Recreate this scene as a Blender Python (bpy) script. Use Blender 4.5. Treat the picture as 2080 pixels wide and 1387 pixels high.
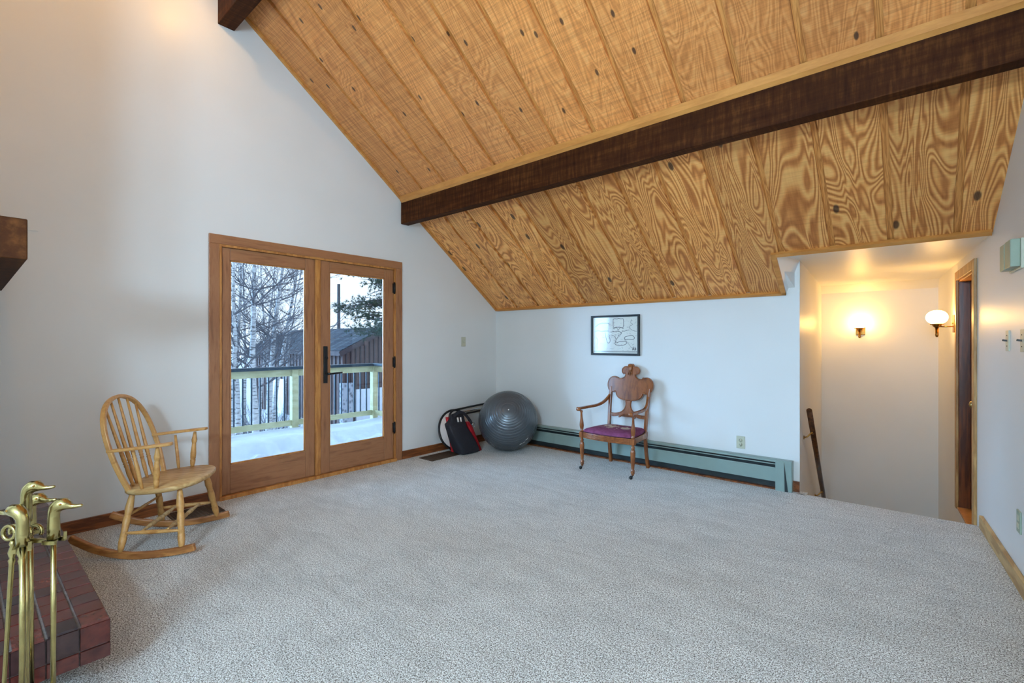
import bpy, bmesh, math, random
from mathutils import Vector, Matrix, Quaternion
random.seed(7)
S = bpy.context.scene
C = S.collection
for o in list(bpy.data.objects): bpy.data.objects.remove(o)
R = math.radians

# ------------------------------------------------------------------ camera
CAMP = Vector((4.279, -4.653, 1.28)); YAW = R(40.7); FPX = 965.0
cam = bpy.data.cameras.new('camera'); cam.sensor_width = 36; cam.lens = FPX*36/2080
cam.clip_start = .05; cam.clip_end = 400
camo = bpy.data.objects.new('camera', cam); C.objects.link(camo)
camo.location = CAMP; camo.rotation_euler = (R(90), 0, YAW); S.camera = camo
# ------------------------------------------------------------------ sky, sun, exposure
W = bpy.data.worlds.new('world'); S.world = W; W.use_nodes = True
wn = W.node_tree.nodes; wl = W.node_tree.links
bg = wn['Background']
tc = wn.new('ShaderNodeTexCoord'); sx = wn.new('ShaderNodeSeparateXYZ'); rp = wn.new('ShaderNodeValToRGB')
wl.new(tc.outputs['Generated'], sx.inputs[0]); wl.new(sx.outputs['Z'], rp.inputs[0]); wl.new(rp.outputs[0], bg.inputs[0])
rp.color_ramp.elements[0].position = 0.0; rp.color_ramp.elements[0].color = (.84, 1.0, 1.14, 1)
rp.color_ramp.elements[1].position = .7; rp.color_ramp.elements[1].color = (.58, .78, 1.0, 1)
bg.inputs[1].default_value = 1.35
sun = bpy.data.lights.new('sun', 'SUN'); sun.energy = 11; sun.angle = R(46); sun.color = (.36, .66, 1)
suno = bpy.data.objects.new('sun', sun); C.objects.link(suno)
suno.rotation_euler = Vector((1, .78, -.11)).to_track_quat('-Z', 'Y').to_euler()
# portals only guide sampling of the sky through the glazed openings; they give off no light themselves
for nm_, loc_, rot_, sx_, sy_ in (('door_portal', (-.17, -2.445, 1.1), (0, R(-90), 0), 2.0, 1.75), ('fill_window_portal', (4.99, -3.2, 1.33), (0, R(90), 0), 1.75, 3.1)):
    pl_ = bpy.data.lights.new(nm_, 'AREA'); pl_.shape = 'RECTANGLE'; pl_.size = sx_; pl_.size_y = sy_; pl_.cycles.is_portal = True
    po_ = bpy.data.objects.new(nm_, pl_); C.objects.link(po_); po_.location = loc_; po_.rotation_euler = rot_
S.view_settings.view_transform = 'Standard'; S.view_settings.look = 'None'
S.view_settings.gamma = 1; S.view_settings.use_curve_mapping = False
S.view_settings.exposure = .72
try:
    S.cycles.max_bounces = 6; S.cycles.diffuse_bounces = 4; S.cycles.glossy_bounces = 2
    S.cycles.transparent_max_bounces = 12; S.cycles.caustics_reflective = False; S.cycles.caustics_refractive = False
    S.cycles.sample_clamp_indirect = 4
    S.cycles.use_adaptive_sampling = True; S.cycles.adaptive_threshold = .06; S.cycles.adaptive_min_samples = 20; S.cycles.light_sampling_threshold = .03
except Exception: pass

# ------------------------------------------------------------------ materials
def srgb(r, g, b):
    f = lambda c: (c/255/12.92 if c/255 <= .04045 else ((c/255+.055)/1.055)**2.4)
    return (f(r), f(g), f(b), 1)
class NT:
    def __init__(s, name):
        s.m = bpy.data.materials.new(name); s.m.use_nodes = True
        s.n = s.m.node_tree.nodes; s.l = s.m.node_tree.links
        s.b = s.n['Principled BSDF']
    def new(s, t, **k):
        x = s.n.new('ShaderNode'+t)
        for a, v in k.items(): setattr(x, a, v)
        return x
    def lk(s, a, b): s.l.new(a, b)
    def val(s, node, i, v): node.inputs[i].default_value = v
    def math(s, op, a, b=None, c=None):
        x = s.new('Math', operation=op)
        for i, q in enumerate((a, b, c)):
            if q is None: continue
            if isinstance(q, (int, float)): x.inputs[i].default_value = q
            else: s.lk(q, x.inputs[i])
        return x.outputs[0]
    def mix(s, f, a, b, blend='MIX'):
        x = s.new('MixRGB', blend_type=blend)
        for i, q in enumerate((f, a, b)):
            if isinstance(q, (int, float)): x.inputs[i].default_value = q
            elif isinstance(q, tuple): x.inputs[i].default_value = q
            else: s.lk(q, x.inputs[i])
        return x.outputs[0]
    def ramp(s, f, *st):
        x = s.new('ValToRGB'); e = x.color_ramp.elements
        while len(e) < len(st): e.new(.5)
        for k, (p, c) in enumerate(st): e[k].position = p; e[k].color = c
        s.lk(f, x.inputs[0]); return x.outputs[0]
    def coords(s, scale=(1, 1, 1), rnd=0., kind='Object'):
        t = s.new('TexCoord'); mp = s.new('Mapping'); s.lk(t.outputs[kind], mp.inputs[0]); mp.inputs['Scale'].default_value = scale
        if rnd:
            oi = s.new('ObjectInfo'); v = s.new('CombineXYZ')
            a = s.math('MULTIPLY', oi.outputs['Random'], rnd); 
            for i in range(3): s.lk(a, v.inputs[i])
            ad = s.new('VectorMath', operation='ADD'); s.lk(mp.outputs[0], ad.inputs[0]); s.lk(v.outputs[0], ad.inputs[1])
            return ad.outputs[0]
        return mp.outputs[0]
    def noise(s, vec, scale, detail=2., rough=.5, dist=0.):
        x = s.new('TexNoise'); s.lk(vec, x.inputs['Vector']); x.inputs['Scale'].default_value = scale
        x.inputs['Detail'].default_value = detail; x.inputs['Roughness'].default_value = rough; x.inputs['Distortion'].default_value = dist
        return x.outputs['Fac']
    def bump(s, h, strength=.3, dist=.002):
        x = s.new('Bump'); s.lk(h, x.inputs['Height']); x.inputs['Strength'].default_value = strength; x.inputs['Distance'].default_value = dist
        s.lk(x.outputs[0], s.b.inputs['Normal']); return x
    def col(s, c):
        if isinstance(c, tuple): s.b.inputs['Base Color'].default_value = c
        else: s.lk(c, s.b.inputs['Base Color'])
    def set(s, rough=.5, metal=0., spec=.5):
        s.b.inputs['Roughness'].default_value = rough; s.b.inputs['Metallic'].default_value = metal; s.b.inputs['Specular IOR Level'].default_value = spec
        return s.m
def plain(name, c, rough=.5, metal=0., spec=.5, var=.12, vs=30, bs=0.):
    t = NT(name); v = t.coords(rnd=20.)
    n = t.noise(v, vs, 3.)
    d = tuple(x*(1-var) for x in c[:3])+(1,); l = tuple(min(1, x*(1+var)) for x in c[:3])+(1,)
    t.col(t.ramp(n, (.3, d), (.7, l)))
    if bs: t.bump(t.noise(v, vs*4, 2.), bs, .001)
    return t.set(rough, metal, spec)
def wood(name, light, dark, scale=(14, 14, 1.2), rough=.45, contrast=(.22, .92), freq=5., spec=.4, bs=.08):
    t = NT(name); v = t.coords(scale, rnd=30.)
    n = t.noise(v, 1.3, 3., .55, .4)
    w = t.math('SINE', t.math('MULTIPLY', n, freq*6.28)); w = t.math('MULTIPLY_ADD', w, .5, .5)
    f = t.noise(v, 9., 4., .6)
    w = t.math('ADD', t.math('MULTIPLY', w, .6), t.math('MULTIPLY', f, .5))
    t.col(t.ramp(w, (contrast[0], light), (contrast[1], dark)))
    t.bump(f, bs, .001)
    return t.set(rough, 0, spec)
M = {}
# wall paint (roller texture)
t = NT('wall_paint'); v = t.coords()
t.col(t.ramp(t.noise(v, 1.2, 2.), (.3, (.76, .75, .72, 1)), (.7, (.80, .79, .765, 1))))
t.bump(t.noise(v, 260, 2.), .06, .0008); M['paint'] = t.set(.38, 0, .45)
# carpet
t = NT('carpet'); v = t.coords()
n1 = t.noise(v, 200, 2., .7); n2 = t.noise(v, 100, 3., .75); n3 = t.noise(v, 2.2, 4., .6, 1.2)
ms = t.coords((1.6, 7, 1)); n4 = t.noise(ms, 1.6, 4., .55, 1.5)
sp = t.math('ADD', t.math('MULTIPLY', n1, .6), t.math('MULTIPLY', n2, .4))
c = t.ramp(sp, (.40, srgb(66, 52, 38)), (.5, srgb(200, 193, 182)), (.565, srgb(255, 254, 250)))
big = t.math('ADD', t.math('MULTIPLY', n3, .5), t.math('MULTIPLY', n4, .5))
c = t.mix(1., c, t.ramp(big, (.38, (.80, .79, .78, 1)), (.58, (1, 1, 1, 1))), 'MULTIPLY')
n5 = t.noise(t.coords((.9, 1.5, 1)), 1.3, 3., .5, 1.6)          # vacuum strokes and dents
ln = t.ramp(t.math('ABSOLUTE', t.math('SUBTRACT', n5, .5)), (.0, (.74, .73, .72, 1)), (.007, (1, 1, 1, 1)))
c = t.mix(t.ramp(n3, (.45, (0, 0, 0, 1)), (.6, (1, 1, 1, 1))), c, t.mix(1., c, ln, 'MULTIPLY'))
t.col(c)
h = t.math('ADD', t.math('MULTIPLY', sp, 1.), t.math('MULTIPLY', big, .9))
t.bump(h, .6, .006); M['carpet'] = t.set(.95, 0, .1)
t.b.inputs['Sheen Weight'].default_value = .25
# ceiling planks
def plank(name, fig, light, mid, dark, knots, saw):
    t = NT(name); v = t.coords((3.6, .62, 1), rnd=60.)
    n = t.noise(v, 1.25, 2.2, .45, .9)
    w = t.math('MULTIPLY_ADD', t.math('SINE', t.math('MULTIPLY', n, 150.)), .5, .5)
    v2 = t.coords((60, 3, 1), rnd=60.); g = t.noise(v2, 1., 4., .65)
    pt = t.noise(t.coords((2.2, .8, 1), rnd=33.), 1.6, 2.)
    f = t.math('MULTIPLY_ADD', w, fig, t.math('MULTIPLY', g, 1-fig))
    c = t.ramp(f, (.15, light), (.5, mid), (.9, dark))
    v3 = t.coords((2.0, 85, 1), rnd=21.); sw = t.noise(v3, 1., 3., .7)
    c = t.mix(saw, c, t.ramp(sw, (.35, (.55, .50, .44, 1)), (.6, (1, 1, 1, 1))), 'MULTIPLY')
    c = t.mix(.5, c, t.ramp(pt, (.3, (.80, .74, .66, 1)), (.7, (1, 1, 1, 1))), 'MULTIPLY')
    vo = t.new('TexVoronoi', voronoi_dimensions='2D'); t.lk(t.coords((2.6, 1.2, 1), rnd=47.), vo.inputs['Vector']); vo.inputs['Scale'].default_value = knots
    k = t.ramp(vo.outputs['Distance'], (.032, (1, 1, 1, 1)), (.05, (0, 0, 0, 1)))
    c = t.mix(t.math('MULTIPLY', k, .85), c, srgb(52, 34, 24))
    t.col(c)
    oi = t.new('ObjectInfo')
    hs = t.new('HueSaturation'); t.lk(c, hs.inputs['Color']); t.lk(t.math('MULTIPLY_ADD', oi.outputs['Random'], .32, .86), hs.inputs['Value'])
    t.col(hs.outputs[0])
    t.bump(t.math('ADD', t.math('MULTIPLY', sw, saw), t.math('MULTIPLY', f, -.5)), .35, .004)
    return t.set(.42, 0, .5)
M['plank_low'] = plank('figured_fir_plank', .62, srgb(252, 188, 112), srgb(234, 156, 82), srgb(178, 102, 44), .9, .3)
M['plank_high'] = plank('rough_sawn_fir_plank', .26, srgb(248, 182, 114), srgb(230, 150, 80), srgb(170, 98, 44), 1.5, .5)
M['batten'] = wood('recessed_batten_fir', srgb(222, 154, 82), srgb(180, 112, 52), (40, 2, 1), .5)
M['trim'] = wood('honey_trim', srgb(214, 148, 76), srgb(186, 120, 56), (3, 14, 14), .45, freq=1.)
M['casing'] = wood('pale_casing', srgb(196, 150, 92), srgb(158, 112, 60), (20, 20, 3), .45, freq=2.)
M['basewood_r'] = wood('pale_baseboard', srgb(198, 164, 112), srgb(160, 122, 76), (20, 3, 20), .5, freq=2.)
M['basewood'] = wood('red_brown_baseboard', srgb(146, 84, 42), srgb(96, 50, 24), (22, 2.5, 22), .4, freq=3.)
M['doorwood'] = wood('door_fir', srgb(160, 108, 72), srgb(118, 74, 46), (22, 22, 2.2), .38, freq=1.5)
M['doorwood_h'] = wood('door_fir_horizontal', srgb(160, 108, 72), srgb(118, 74, 46), (22, 2.2, 22), .38, freq=1.5)
M['doorlight'] = wood('door_stop_fir', srgb(196, 134, 70), srgb(160, 100, 48), (20, 20, 3), .38, freq=2.)
M['slab'] = wood('dark_door_slab', srgb(128, 66, 26), srgb(78, 36, 14), (30, 30, 2), .35, freq=2.)
# dark beam
t = NT('dark_timber'); v = t.coords((1, 1, 1))
sw = t.noise(t.coords((46, 3, 6)), 1., 3., .65); g = t.noise(t.coords((2, 25, 25)), 1., 4., .6)
c = t.ramp(t.math('ADD', t.math('MULTIPLY', sw, .5), t.math('MULTIPLY', g, .5)), (.32, srgb(40, 17, 5)), (.52, srgb(66, 33, 12)), (.72, srgb(104, 62, 28)))
t.col(c); t.bump(sw, .3, .004); M['beam'] = t.set(.65, 0, .1)
# hearth tile
t = NT('hearth_tile'); v = t.coords(rnd=40.)
oi = t.new('ObjectInfo')
base = t.ramp(oi.outputs['Random'], (.0, srgb(84, 38, 32)), (.25, srgb(112, 50, 40)), (.45, srgb(74, 44, 42)), (.62, srgb(124, 58, 46)), (.8, srgb(58, 42, 44)), (1., srgb(98, 62, 54)))
n = t.noise(v, 26, 4., .6)
t.col(t.mix(.85, base, t.ramp(n, (.3, (.30, .28, .30, 1)), (.68, (.8, .8, .8, 1))), 'MULTIPLY'))
t.bump(n, .12, .002); M['tile'] = t.set(.2, 0, .5)
M['grout'] = plain('grout', srgb(120, 112, 108), .9, var=.2, vs=90)
M['brass'] = plain('aged_brass', srgb(172, 154, 102), .24, 1., var=.12, vs=40)
M['oldbrass'] = plain('bronze_brass', srgb(156, 112, 52), .3, 1., var=.15, vs=60)
M['black'] = plain('black_metal', srgb(26, 27, 28), .4, .2, var=.1)
M['rocker'] = wood('rocker_maple', srgb(204, 152, 88), srgb(166, 108, 50), (16, 16, 16), .4, freq=1.6)
M['rockerseat'] = wood('rocker_seat_wood', srgb(212, 176, 120), srgb(176, 132, 78), (5, 26, 26), .45, freq=2.)
M['rockerrun'] = wood('rocker_runner_wood', srgb(188, 126, 68), srgb(142, 86, 42), (4, 22, 22), .42, freq=2.)
M['chair'] = wood('armchair_wood', srgb(146, 84, 42), srgb(98, 50, 24), (22, 22, 5), .2, freq=1.2, spec=.6, bs=.03)
# upholstery: plum ground with woven cream flowers
t = NT('plum_needlepoint'); v = t.coords()
n = t.noise(v, 14, 3., .6, .8)
wv = t.noise(t.coords((1, 1, 1)), 300, 1.)
g = t.new('TexGradient', gradient_type='SPHERICAL'); mp = t.coords((4.6, 5.6, 0)); t.lk(mp, g.inputs[0])
f = t.math('MULTIPLY', t.ramp(n, (.50, (0, 0, 0, 1)), (.56, (1, 1, 1, 1))), t.ramp(g.outputs['Fac'], (.05, (0, 0, 0, 1)), (.35, (1, 1, 1, 1))))
c = t.mix(f, t.ramp(n, (.3, srgb(112, 50, 78)), (.6, srgb(136, 72, 106))), srgb(200, 182, 158))
t.col(t.mix(.3, c, t.ramp(wv, (.3, (.6, .6, .6, 1)), (.7, (1, 1, 1, 1))), 'MULTIPLY')); t.bump(wv, .3, .001)
M['plum'] = t.set(.9, 0, .2)
M['nail'] = plain('dark_stud', srgb(60, 44, 40), .4, .8)
M['ball'] = plain('grey_vinyl', srgb(84, 90, 95), .24, .25, .7, var=.04, vs=8)
M['white'] = plain('white_plastic', srgb(226, 226, 222), .4, var=.03)
M['cloth'] = plain('black_cloth', srgb(30, 29, 36), .85, var=.25, vs=60, bs=.4)
M['red'] = plain('red_foam', srgb(168, 18, 28), .6, var=.12)
M['ringblk'] = plain('black_rubber', srgb(20, 20, 22), .45, var=.1)
M['disc'] = plain('pale_mesh_disc', srgb(232, 222, 214), .6, var=.05, vs=10)
M['chrome'] = plain('chrome', srgb(190, 194, 198), .15, 1., var=.03)
M['sage'] = plain('sage_enamel', srgb(138, 156, 148), .35, .0, .5, var=.03, vs=12)
M['dkslot'] = plain('heater_inside', srgb(38, 44, 44), .6, var=.1)
M['ivory'] = plain('ivory_plastic', srgb(196, 194, 170), .4, var=.04)
M['greyslot'] = plain('outlet_slot', srgb(52, 54, 50), .5, var=.05)
M['sageplastic'] = plain('sage_plastic', srgb(150, 162, 140), .4, var=.05)
M['vent'] = plain('brown_vent', srgb(92, 72, 56), .45, .4, var=.1)
M['ventdark'] = plain('vent_dark', srgb(22, 18, 15), .8, var=.1)
M['paper'] = plain('map_paper', srgb(236, 236, 226), .35, var=.04, vs=6)
M['ink'] = plain('map_ink', srgb(40, 43, 50), .6, var=.2)
M['rail'] = wood('dark_handrail', srgb(98, 56, 28), srgb(54, 28, 14), (24, 4, 24), .3, freq=2.)
# outdoors
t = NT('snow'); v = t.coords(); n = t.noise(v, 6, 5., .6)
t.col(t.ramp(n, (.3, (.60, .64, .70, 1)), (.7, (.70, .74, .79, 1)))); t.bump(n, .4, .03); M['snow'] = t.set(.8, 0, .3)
M['ptwood'] = wood('treated_pine', srgb(200, 194, 156), srgb(168, 160, 118), (9, 3, 9), .7, freq=1.)
M['ironblue'] = plain('blue_black_metal', srgb(28, 48, 62), .4, .3, var=.1)
t = NT('shingles'); v = t.coords()
bt = t.new('TexBrick'); t.lk(v, bt.inputs['Vector']); bt.inputs['Scale'].default_value = 1.; bt.inputs['Brick Width'].default_value = .34; bt.inputs['Row Height'].default_value = .17
bt.inputs['Mortar Size'].default_value = .012; bt.inputs['Color1'].default_value = srgb(92, 98, 106); bt.inputs['Color2'].default_value = srgb(66, 72, 82); bt.inputs['Mortar'].default_value = srgb(34, 38, 44)
n = t.noise(v, 3, 4.)
t.col(t.mix(.5, bt.outputs[0], t.ramp(n, (.3, (.6, .6, .6, 1)), (.7, (1, 1, 1, 1))), 'MULTIPLY')); M['shingle'] = t.set(.9, 0, .2)
M['siding'] = plain('brown_siding', srgb(92, 74, 72), .8, var=.18, vs=3)
M['sidedark'] = plain('dark_trim_boards', srgb(68, 58, 62), .8, var=.15, vs=4)
M['gdoor'] = plain('white_garage_door', srgb(206, 212, 222), .5, var=.03, vs=3)
t = NT('stone'); v = t.coords(); vo = t.new('TexVoronoi'); t.lk(v, vo.inputs['Vector']); vo.inputs['Scale'].default_value = 5
t.col(t.ramp(t.math('ADD', vo.outputs['Distance'], t.math('MULTIPLY', t.noise(v, 9, 3.), .5)), (.3, srgb(90, 94, 104)), (.8, srgb(170, 174, 184)))); M['stone'] = t.set(.9, 0, .2)
t = NT('birch_bark'); v = t.coords((3, 3, 16)); n = t.noise(v, 1.4, 4., .65)
t.col(t.ramp(n, (.36, srgb(52, 52, 56)), (.46, srgb(170, 172, 176)), (.7, srgb(206, 208, 210)))); t.bump(n, .3, .01); M['birch'] = t.set(.8, 0, .2)
M['twig'] = plain('grey_twig', srgb(84, 84, 92), .85, var=.2)
M['needle'] = plain('pine_needles', srgb(52, 78, 66), .8, var=.3, vs=5)
M['pole'] = plain('grey_pole', srgb(70, 72, 78), .8, var=.15)
# glass: thin clear pane
t = NT('door_glass'); out = t.n['Material Output']; t.n.remove(t.b)
tr = t.new('BsdfTransparent'); tr.inputs[0].default_value = (.82, .85, .88, 1); gl = t.new('BsdfGlossy'); gl.inputs['Roughness'].default_value = .02
lw = t.new('LayerWeight'); lw.inputs[0].default_value = .5; fr = t.math('MULTIPLY_ADD', t.math('POWER', lw.outputs['Facing'], 5.), .9, .035); mx = t.new('MixShader')
t.lk(fr, mx.inputs[0]); t.lk(tr.outputs[0], mx.inputs[1]); t.lk(gl.outputs[0], mx.inputs[2]); t.lk(mx.outputs[0], out.inputs[0]); M['glass'] = t.m
t = NT('fill_window_glass'); out = t.n['Material Output']; t.n.remove(t.b)
tr = t.new('BsdfTransparent'); tr.inputs[0].default_value = (.97, .98, .98, 1); gl = t.new('BsdfGlossy'); gl.inputs['Roughness'].default_value = .02
lw = t.new('LayerWeight'); lw.inputs[0].default_value = .5; fr = t.math('MULTIPLY_ADD', t.math('POWER', lw.outputs['Facing'], 5.), .9, .035); mx = t.new('MixShader')
t.lk(fr, mx.inputs[0]); t.lk(tr.outputs[0], mx.inputs[1]); t.lk(gl.outputs[0], mx.inputs[2]); t.lk(mx.outputs[0], out.inputs[0]); M['wglass'] = t.m
t = NT('picture_glass'); out = t.n['Material Output']; t.n.remove(t.b)
tr = t.new('BsdfTransparent'); gl = t.new('BsdfGlossy'); gl.inputs['Roughness'].default_value = .06
lw = t.new('LayerWeight'); lw.inputs[0].default_value = .5; fr = t.math('MULTIPLY_ADD', t.math('POWER', lw.outputs['Facing'], 5.), .9, .035); mx = t.new('MixShader')
t.lk(fr, mx.inputs[0]); t.lk(tr.outputs[0], mx.inputs[1]); t.lk(gl.outputs[0], mx.inputs[2]); t.lk(mx.outputs[0], out.inputs[0]); M['pglass'] = t.m
t = NT('lit_opal_globe'); t.b.inputs['Base Color'].default_value = (.9, .88, .8, 1)
t.b.inputs['Emission Color'].default_value = (1, .56, .16, 1); t.b.inputs['Emission Strength'].default_value = 27; M['globe'] = t.set(.3)

t = NT('lit_fill_globe'); t.b.inputs['Base Color'].default_value = (.9, .9, .9, 1)
t.b.inputs['Emission Color'].default_value = (.55, .82, 1.08, 1); t.b.inputs['Emission Strength'].default_value = 95; M['fillglobe'] = t.set(.3)  # cool glow of the added fill lamps
# ------------------------------------------------------------------ mesh helpers
class MB:
    def __init__(s, off=(0, 0, 0)): s.v = []; s.f = []; s.sm = []; s.o = Vector(off)
    def add(s, vs, fs, smooth=False):
        b = len(s.v); s.v += [Vector(p)-s.o for p in vs]; s.f += [tuple(i+b for i in f) for f in fs]; s.sm += [smooth]*len(fs); return s
    def box(s, x0, x1, y0, y1, z0, z1):
        v = [(x, y, z) for z in (z0, z1) for y in (y0, y1) for x in (x0, x1)]
        return s.add(v, [(0, 2, 3, 1), (4, 5, 7, 6), (0, 1, 5, 4), (2, 6, 7, 3), (0, 4, 6, 2), (1, 3, 7, 5)])
    def hexa(s, bot, top):       # two quads of 4 points
        return s.add(list(bot)+list(top), [(3, 2, 1, 0), (4, 5, 6, 7), (0, 1, 5, 4), (1, 2, 6, 5), (2, 3, 7, 6), (3, 0, 4, 7)])
    def bar(s, p0, p1, w, h, up=(0, 0, 1)):
        p0, p1 = Vector(p0), Vector(p1); d = (p1-p0).normalized(); sd = d.cross(Vector(up))
        if sd.length < 1e-4: sd = d.cross(Vector((1, 0, 0)))
        sd.normalize(); u = sd.cross(d)
        q = lambda p: [p-sd*w/2-u*h/2, p+sd*w/2-u*h/2, p+sd*w/2+u*h/2, p-sd*w/2+u*h/2]
        return s.hexa(q(p0), q(p1))
    def prism(s, pts, axis, a, b, smooth=False):   # pts 2-D outline (CCW or CW), extruded on axis from a to b
        def mk(p, t):
            return (t, p[0], p[1]) if axis == 0 else (p[0], t, p[1]) if axis == 1 else (p[0], p[1], t)
        n = len(pts); vs = [mk(p, a) for p in pts]+[mk(p, b) for p in pts]
        fs = [tuple(range(n))[::-1], tuple(range(n, 2*n))]
        s.add(vs, fs); base = len(s.v)-2*n
        s.f += [(base+i, base+(i+1) % n, base+n+(i+1) % n, base+n+i) for i in range(n)]; s.sm += [smooth]*n
        return s
    def tube(s, path, rad, n=10, cap=True, flat=None):
        P = [Vector(p) for p in path]; m = len(P)
        rads = rad if isinstance(rad, (list, tuple)) else [rad]*m
        T = [(P[min(i+1, m-1)]-P[max(i-1, 0)]).normalized() for i in range(m)]
        a = Vector((0, 0, 1)) if abs(T[0].z) < .9 else Vector((1, 0, 0))
        nn = (a-T[0]*a.dot(T[0])).normalized(); vs = []
        for i in range(m):
            if i:
                q = T[i-1].rotation_difference(T[i]); nn = q @ nn; nn = (nn-T[i]*nn.dot(T[i])).normalized()
            bb = T[i].cross(nn); r = rads[i]
            fx = flat[i] if flat else 1.
            for k in range(n):
                an = 2*math.pi*k/n; vs.append(P[i]+nn*(r*math.cos(an)*fx)+bb*(r*math.sin(an)))
        fs = [(i*n+k, i*n+(k+1) % n, (i+1)*n+(k+1) % n, (i+1)*n+k) for i in range(m-1) for k in range(n)]
        s.add(vs, fs, True)
        if cap:
            b = len(s.v)-m*n; s.f += [tuple(b+k for k in range(n))[::-1], tuple(b+(m-1)*n+k for k in range(n))]; s.sm += [False]*2
        return s
    def turned(s, p0, p1, prof, n=14):             # lathe between two points, prof = (t, r)
        p0, p1 = Vector(p0), Vector(p1); return s.tube([p0.lerp(p1, t) for t, r in prof], [r for t, r in prof], n)
    def lathe(s, prof, c=(0, 0, 0), ax=(0, 0, 1), n=32, cap=True):
        c = Vector(c); ax = Vector(ax).normalized(); q = Vector((0, 0, 1)).rotation_difference(ax); vs = []
        for r, h in prof:
            for k in range(n):
                an = 2*math.pi*k/n; vs.append(c+q @ Vector((r*math.cos(an), r*math.sin(an), h)))
        m = len(prof)
        fs = [(i*n+k, i*n+(k+1) % n, (i+1)*n+(k+1) % n, (i+1)*n+k) for i in range(m-1) for k in range(n)]
        s.add(vs, fs, True)
        if cap:
            b = len(s.v)-m*n; s.f += [tuple(b+k for k in range(n))[::-1], tuple(b+(m-1)*n+k for k in range(n))]; s.sm += [True]*2
        return s
    def sweep(s, path, w, h, up=(0, 0, 1)):        # rectangular section, w across, h along up
        P = [Vector(p) for p in path]; m = len(P); vs = []; up = Vector(up)
        for i in range(m):
            d = (P[min(i+1, m-1)]-P[max(i-1, 0)]).normalized(); sd = d.cross(up).normalized(); u = sd.cross(d)
            ww = w[i] if isinstance(w, (list, tuple)) else w; hh = h[i] if isinstance(h, (list, tuple)) else h
            vs += [P[i]-sd*ww/2-u*hh/2, P[i]+sd*ww/2-u*hh/2, P[i]+sd*ww/2+u*hh/2, P[i]-sd*ww/2+u*hh/2]
        fs = [(i*4+k, i*4+(k+1) % 4, (i+1)*4+(k+1) % 4, (i+1)*4+k) for i in range(m-1) for k in range(4)]
        fs += [(3, 2, 1, 0), tuple((m-1)*4+k for k in range(4))]
        return s.add(vs, fs)
    def ball(s, c, r, n=16, sc=(1, 1, 1)):
        c = Vector(c); vs = []; m = n//2
        for i in range(m+1):
            th = math.pi*i/m
            for k in range(n):
                an = 2*math.pi*k/n; vs.append(c+Vector((r*sc[0]*math.sin(th)*math.cos(an), r*sc[1]*math.sin(th)*math.sin(an), r*sc[2]*math.cos(th))))
        fs = [(i*n+k, (i+1)*n+k, (i+1)*n+(k+1) % n, i*n+(k+1) % n) for i in range(m) for k in range(n)]
        return s.add(vs, fs, True)
    def mesh(s, name):
        me = bpy.data.meshes.new(name); me.from_pydata([tuple(p) for p in s.v], [], s.f); me.update()
        me.polygons.foreach_set('use_smooth', s.sm)
        bm = bmesh.new(); bm.from_mesh(me); bmesh.ops.remove_doubles(bm, verts=bm.verts, dist=1e-6)
        bmesh.ops.recalc_face_normals(bm, faces=bm.faces); bm.to_mesh(me); bm.free()
        return me
    def build(s, name, mat, parent=None, bevel=0., sub=0):
        me = s.mesh(name); me.materials.append(M[mat] if isinstance(mat, str) else mat)
        o = bpy.data.objects.new(name, me); C.objects.link(o)
        if parent: o.parent = parent
        if bevel:
            b = o.modifiers.new('bevel', 'BEVEL'); b.width = bevel; b.segments = 2; b.limit_method = 'ANGLE'; b.angle_limit = R(40)
        if sub:
            b = o.modifiers.new('sub', 'SUBSURF'); b.levels = sub; b.render_levels = sub
        if parent is None: o.location = s.o
        return o
def tag(o, label, cat, group=None, kind=None):
    o['label'] = label; o['category'] = cat
    if group: o['group'] = group
    if kind: o['kind'] = kind
    return o
def struct(o): o['kind'] = 'structure'; return o
def thing(name, loc, label=None, cat=None, rz=0., group=None):
    o = bpy.data.objects.new(name, None); C.objects.link(o); o.location = loc; o.rotation_euler = (0, 0, rz); o.empty_display_size = .05
    if label: tag(o, label, cat, group)
    return o
def lamp(name, kind, loc, energy, color, size=.05, parent=None):
    l = bpy.data.lights.new(name, kind); l.energy = energy; l.color = color; l.shadow_soft_size = size
    o = bpy.data.objects.new(name, l); C.objects.link(o); o.location = loc
    if parent: o.parent = parent
    return o
def smooth_path(pts, k=6, closed=False):          # Catmull-Rom
    P = [Vector(p) for p in pts]; n = len(P); out = []
    rng = range(n) if closed else range(n-1)
    for i in rng:
        g = (lambda j: P[j % n]) if closed else (lambda j: P[max(0, min(n-1, j))])
        a, b, c, d = g(i-1), g(i), g(i+1), g(i+2)
        for j in range(k):
            u = j/k; out.append(.5*((2*b)+(c-a)*u+(2*a-5*b+4*c-d)*u*u+(3*b-a-3*c+d)*u**3))
    if not closed: out.append(P[-1])
    return out

# ------------------------------------------------------------------ the room
SL = .7405; Z0 = 1.695; ANG = math.atan(SL); CA = math.cos(ANG)
RIDGE = -5.0
def zc(y): return Z0-SL*y if y >= RIDGE else Z0-SL*RIDGE+SL*(y-RIDGE)
def xC(y): return 4.60-.07*y
DY0, DY1, DZ = -3.315, -1.575, 2.085           # opening of the glazed door
BACK = -8.2
# floor: carpet with a rounded front edge over the stair
b = MB(); YE = -.045
prof = [(BACK, 0), (YE, 0), (YE+.02, -.004), (YE+.032, -.018), (YE+.032, -.035), (YE+.02, -.05), (YE-.01, -.06), (YE-.01, -.2), (BACK, -.2)]
b.prism(prof, 0, 0., 5.3)
b.prism([(YE-.02, -.06), (YE-.02, 0), (.035, 0), (.055, -.006), (.066, -.02), (.066, -.04), (.05, -.055), (.02, -.06)], 0, 3.49, 3.555)
floor = struct(b.build('floor', 'carpet'))
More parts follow.
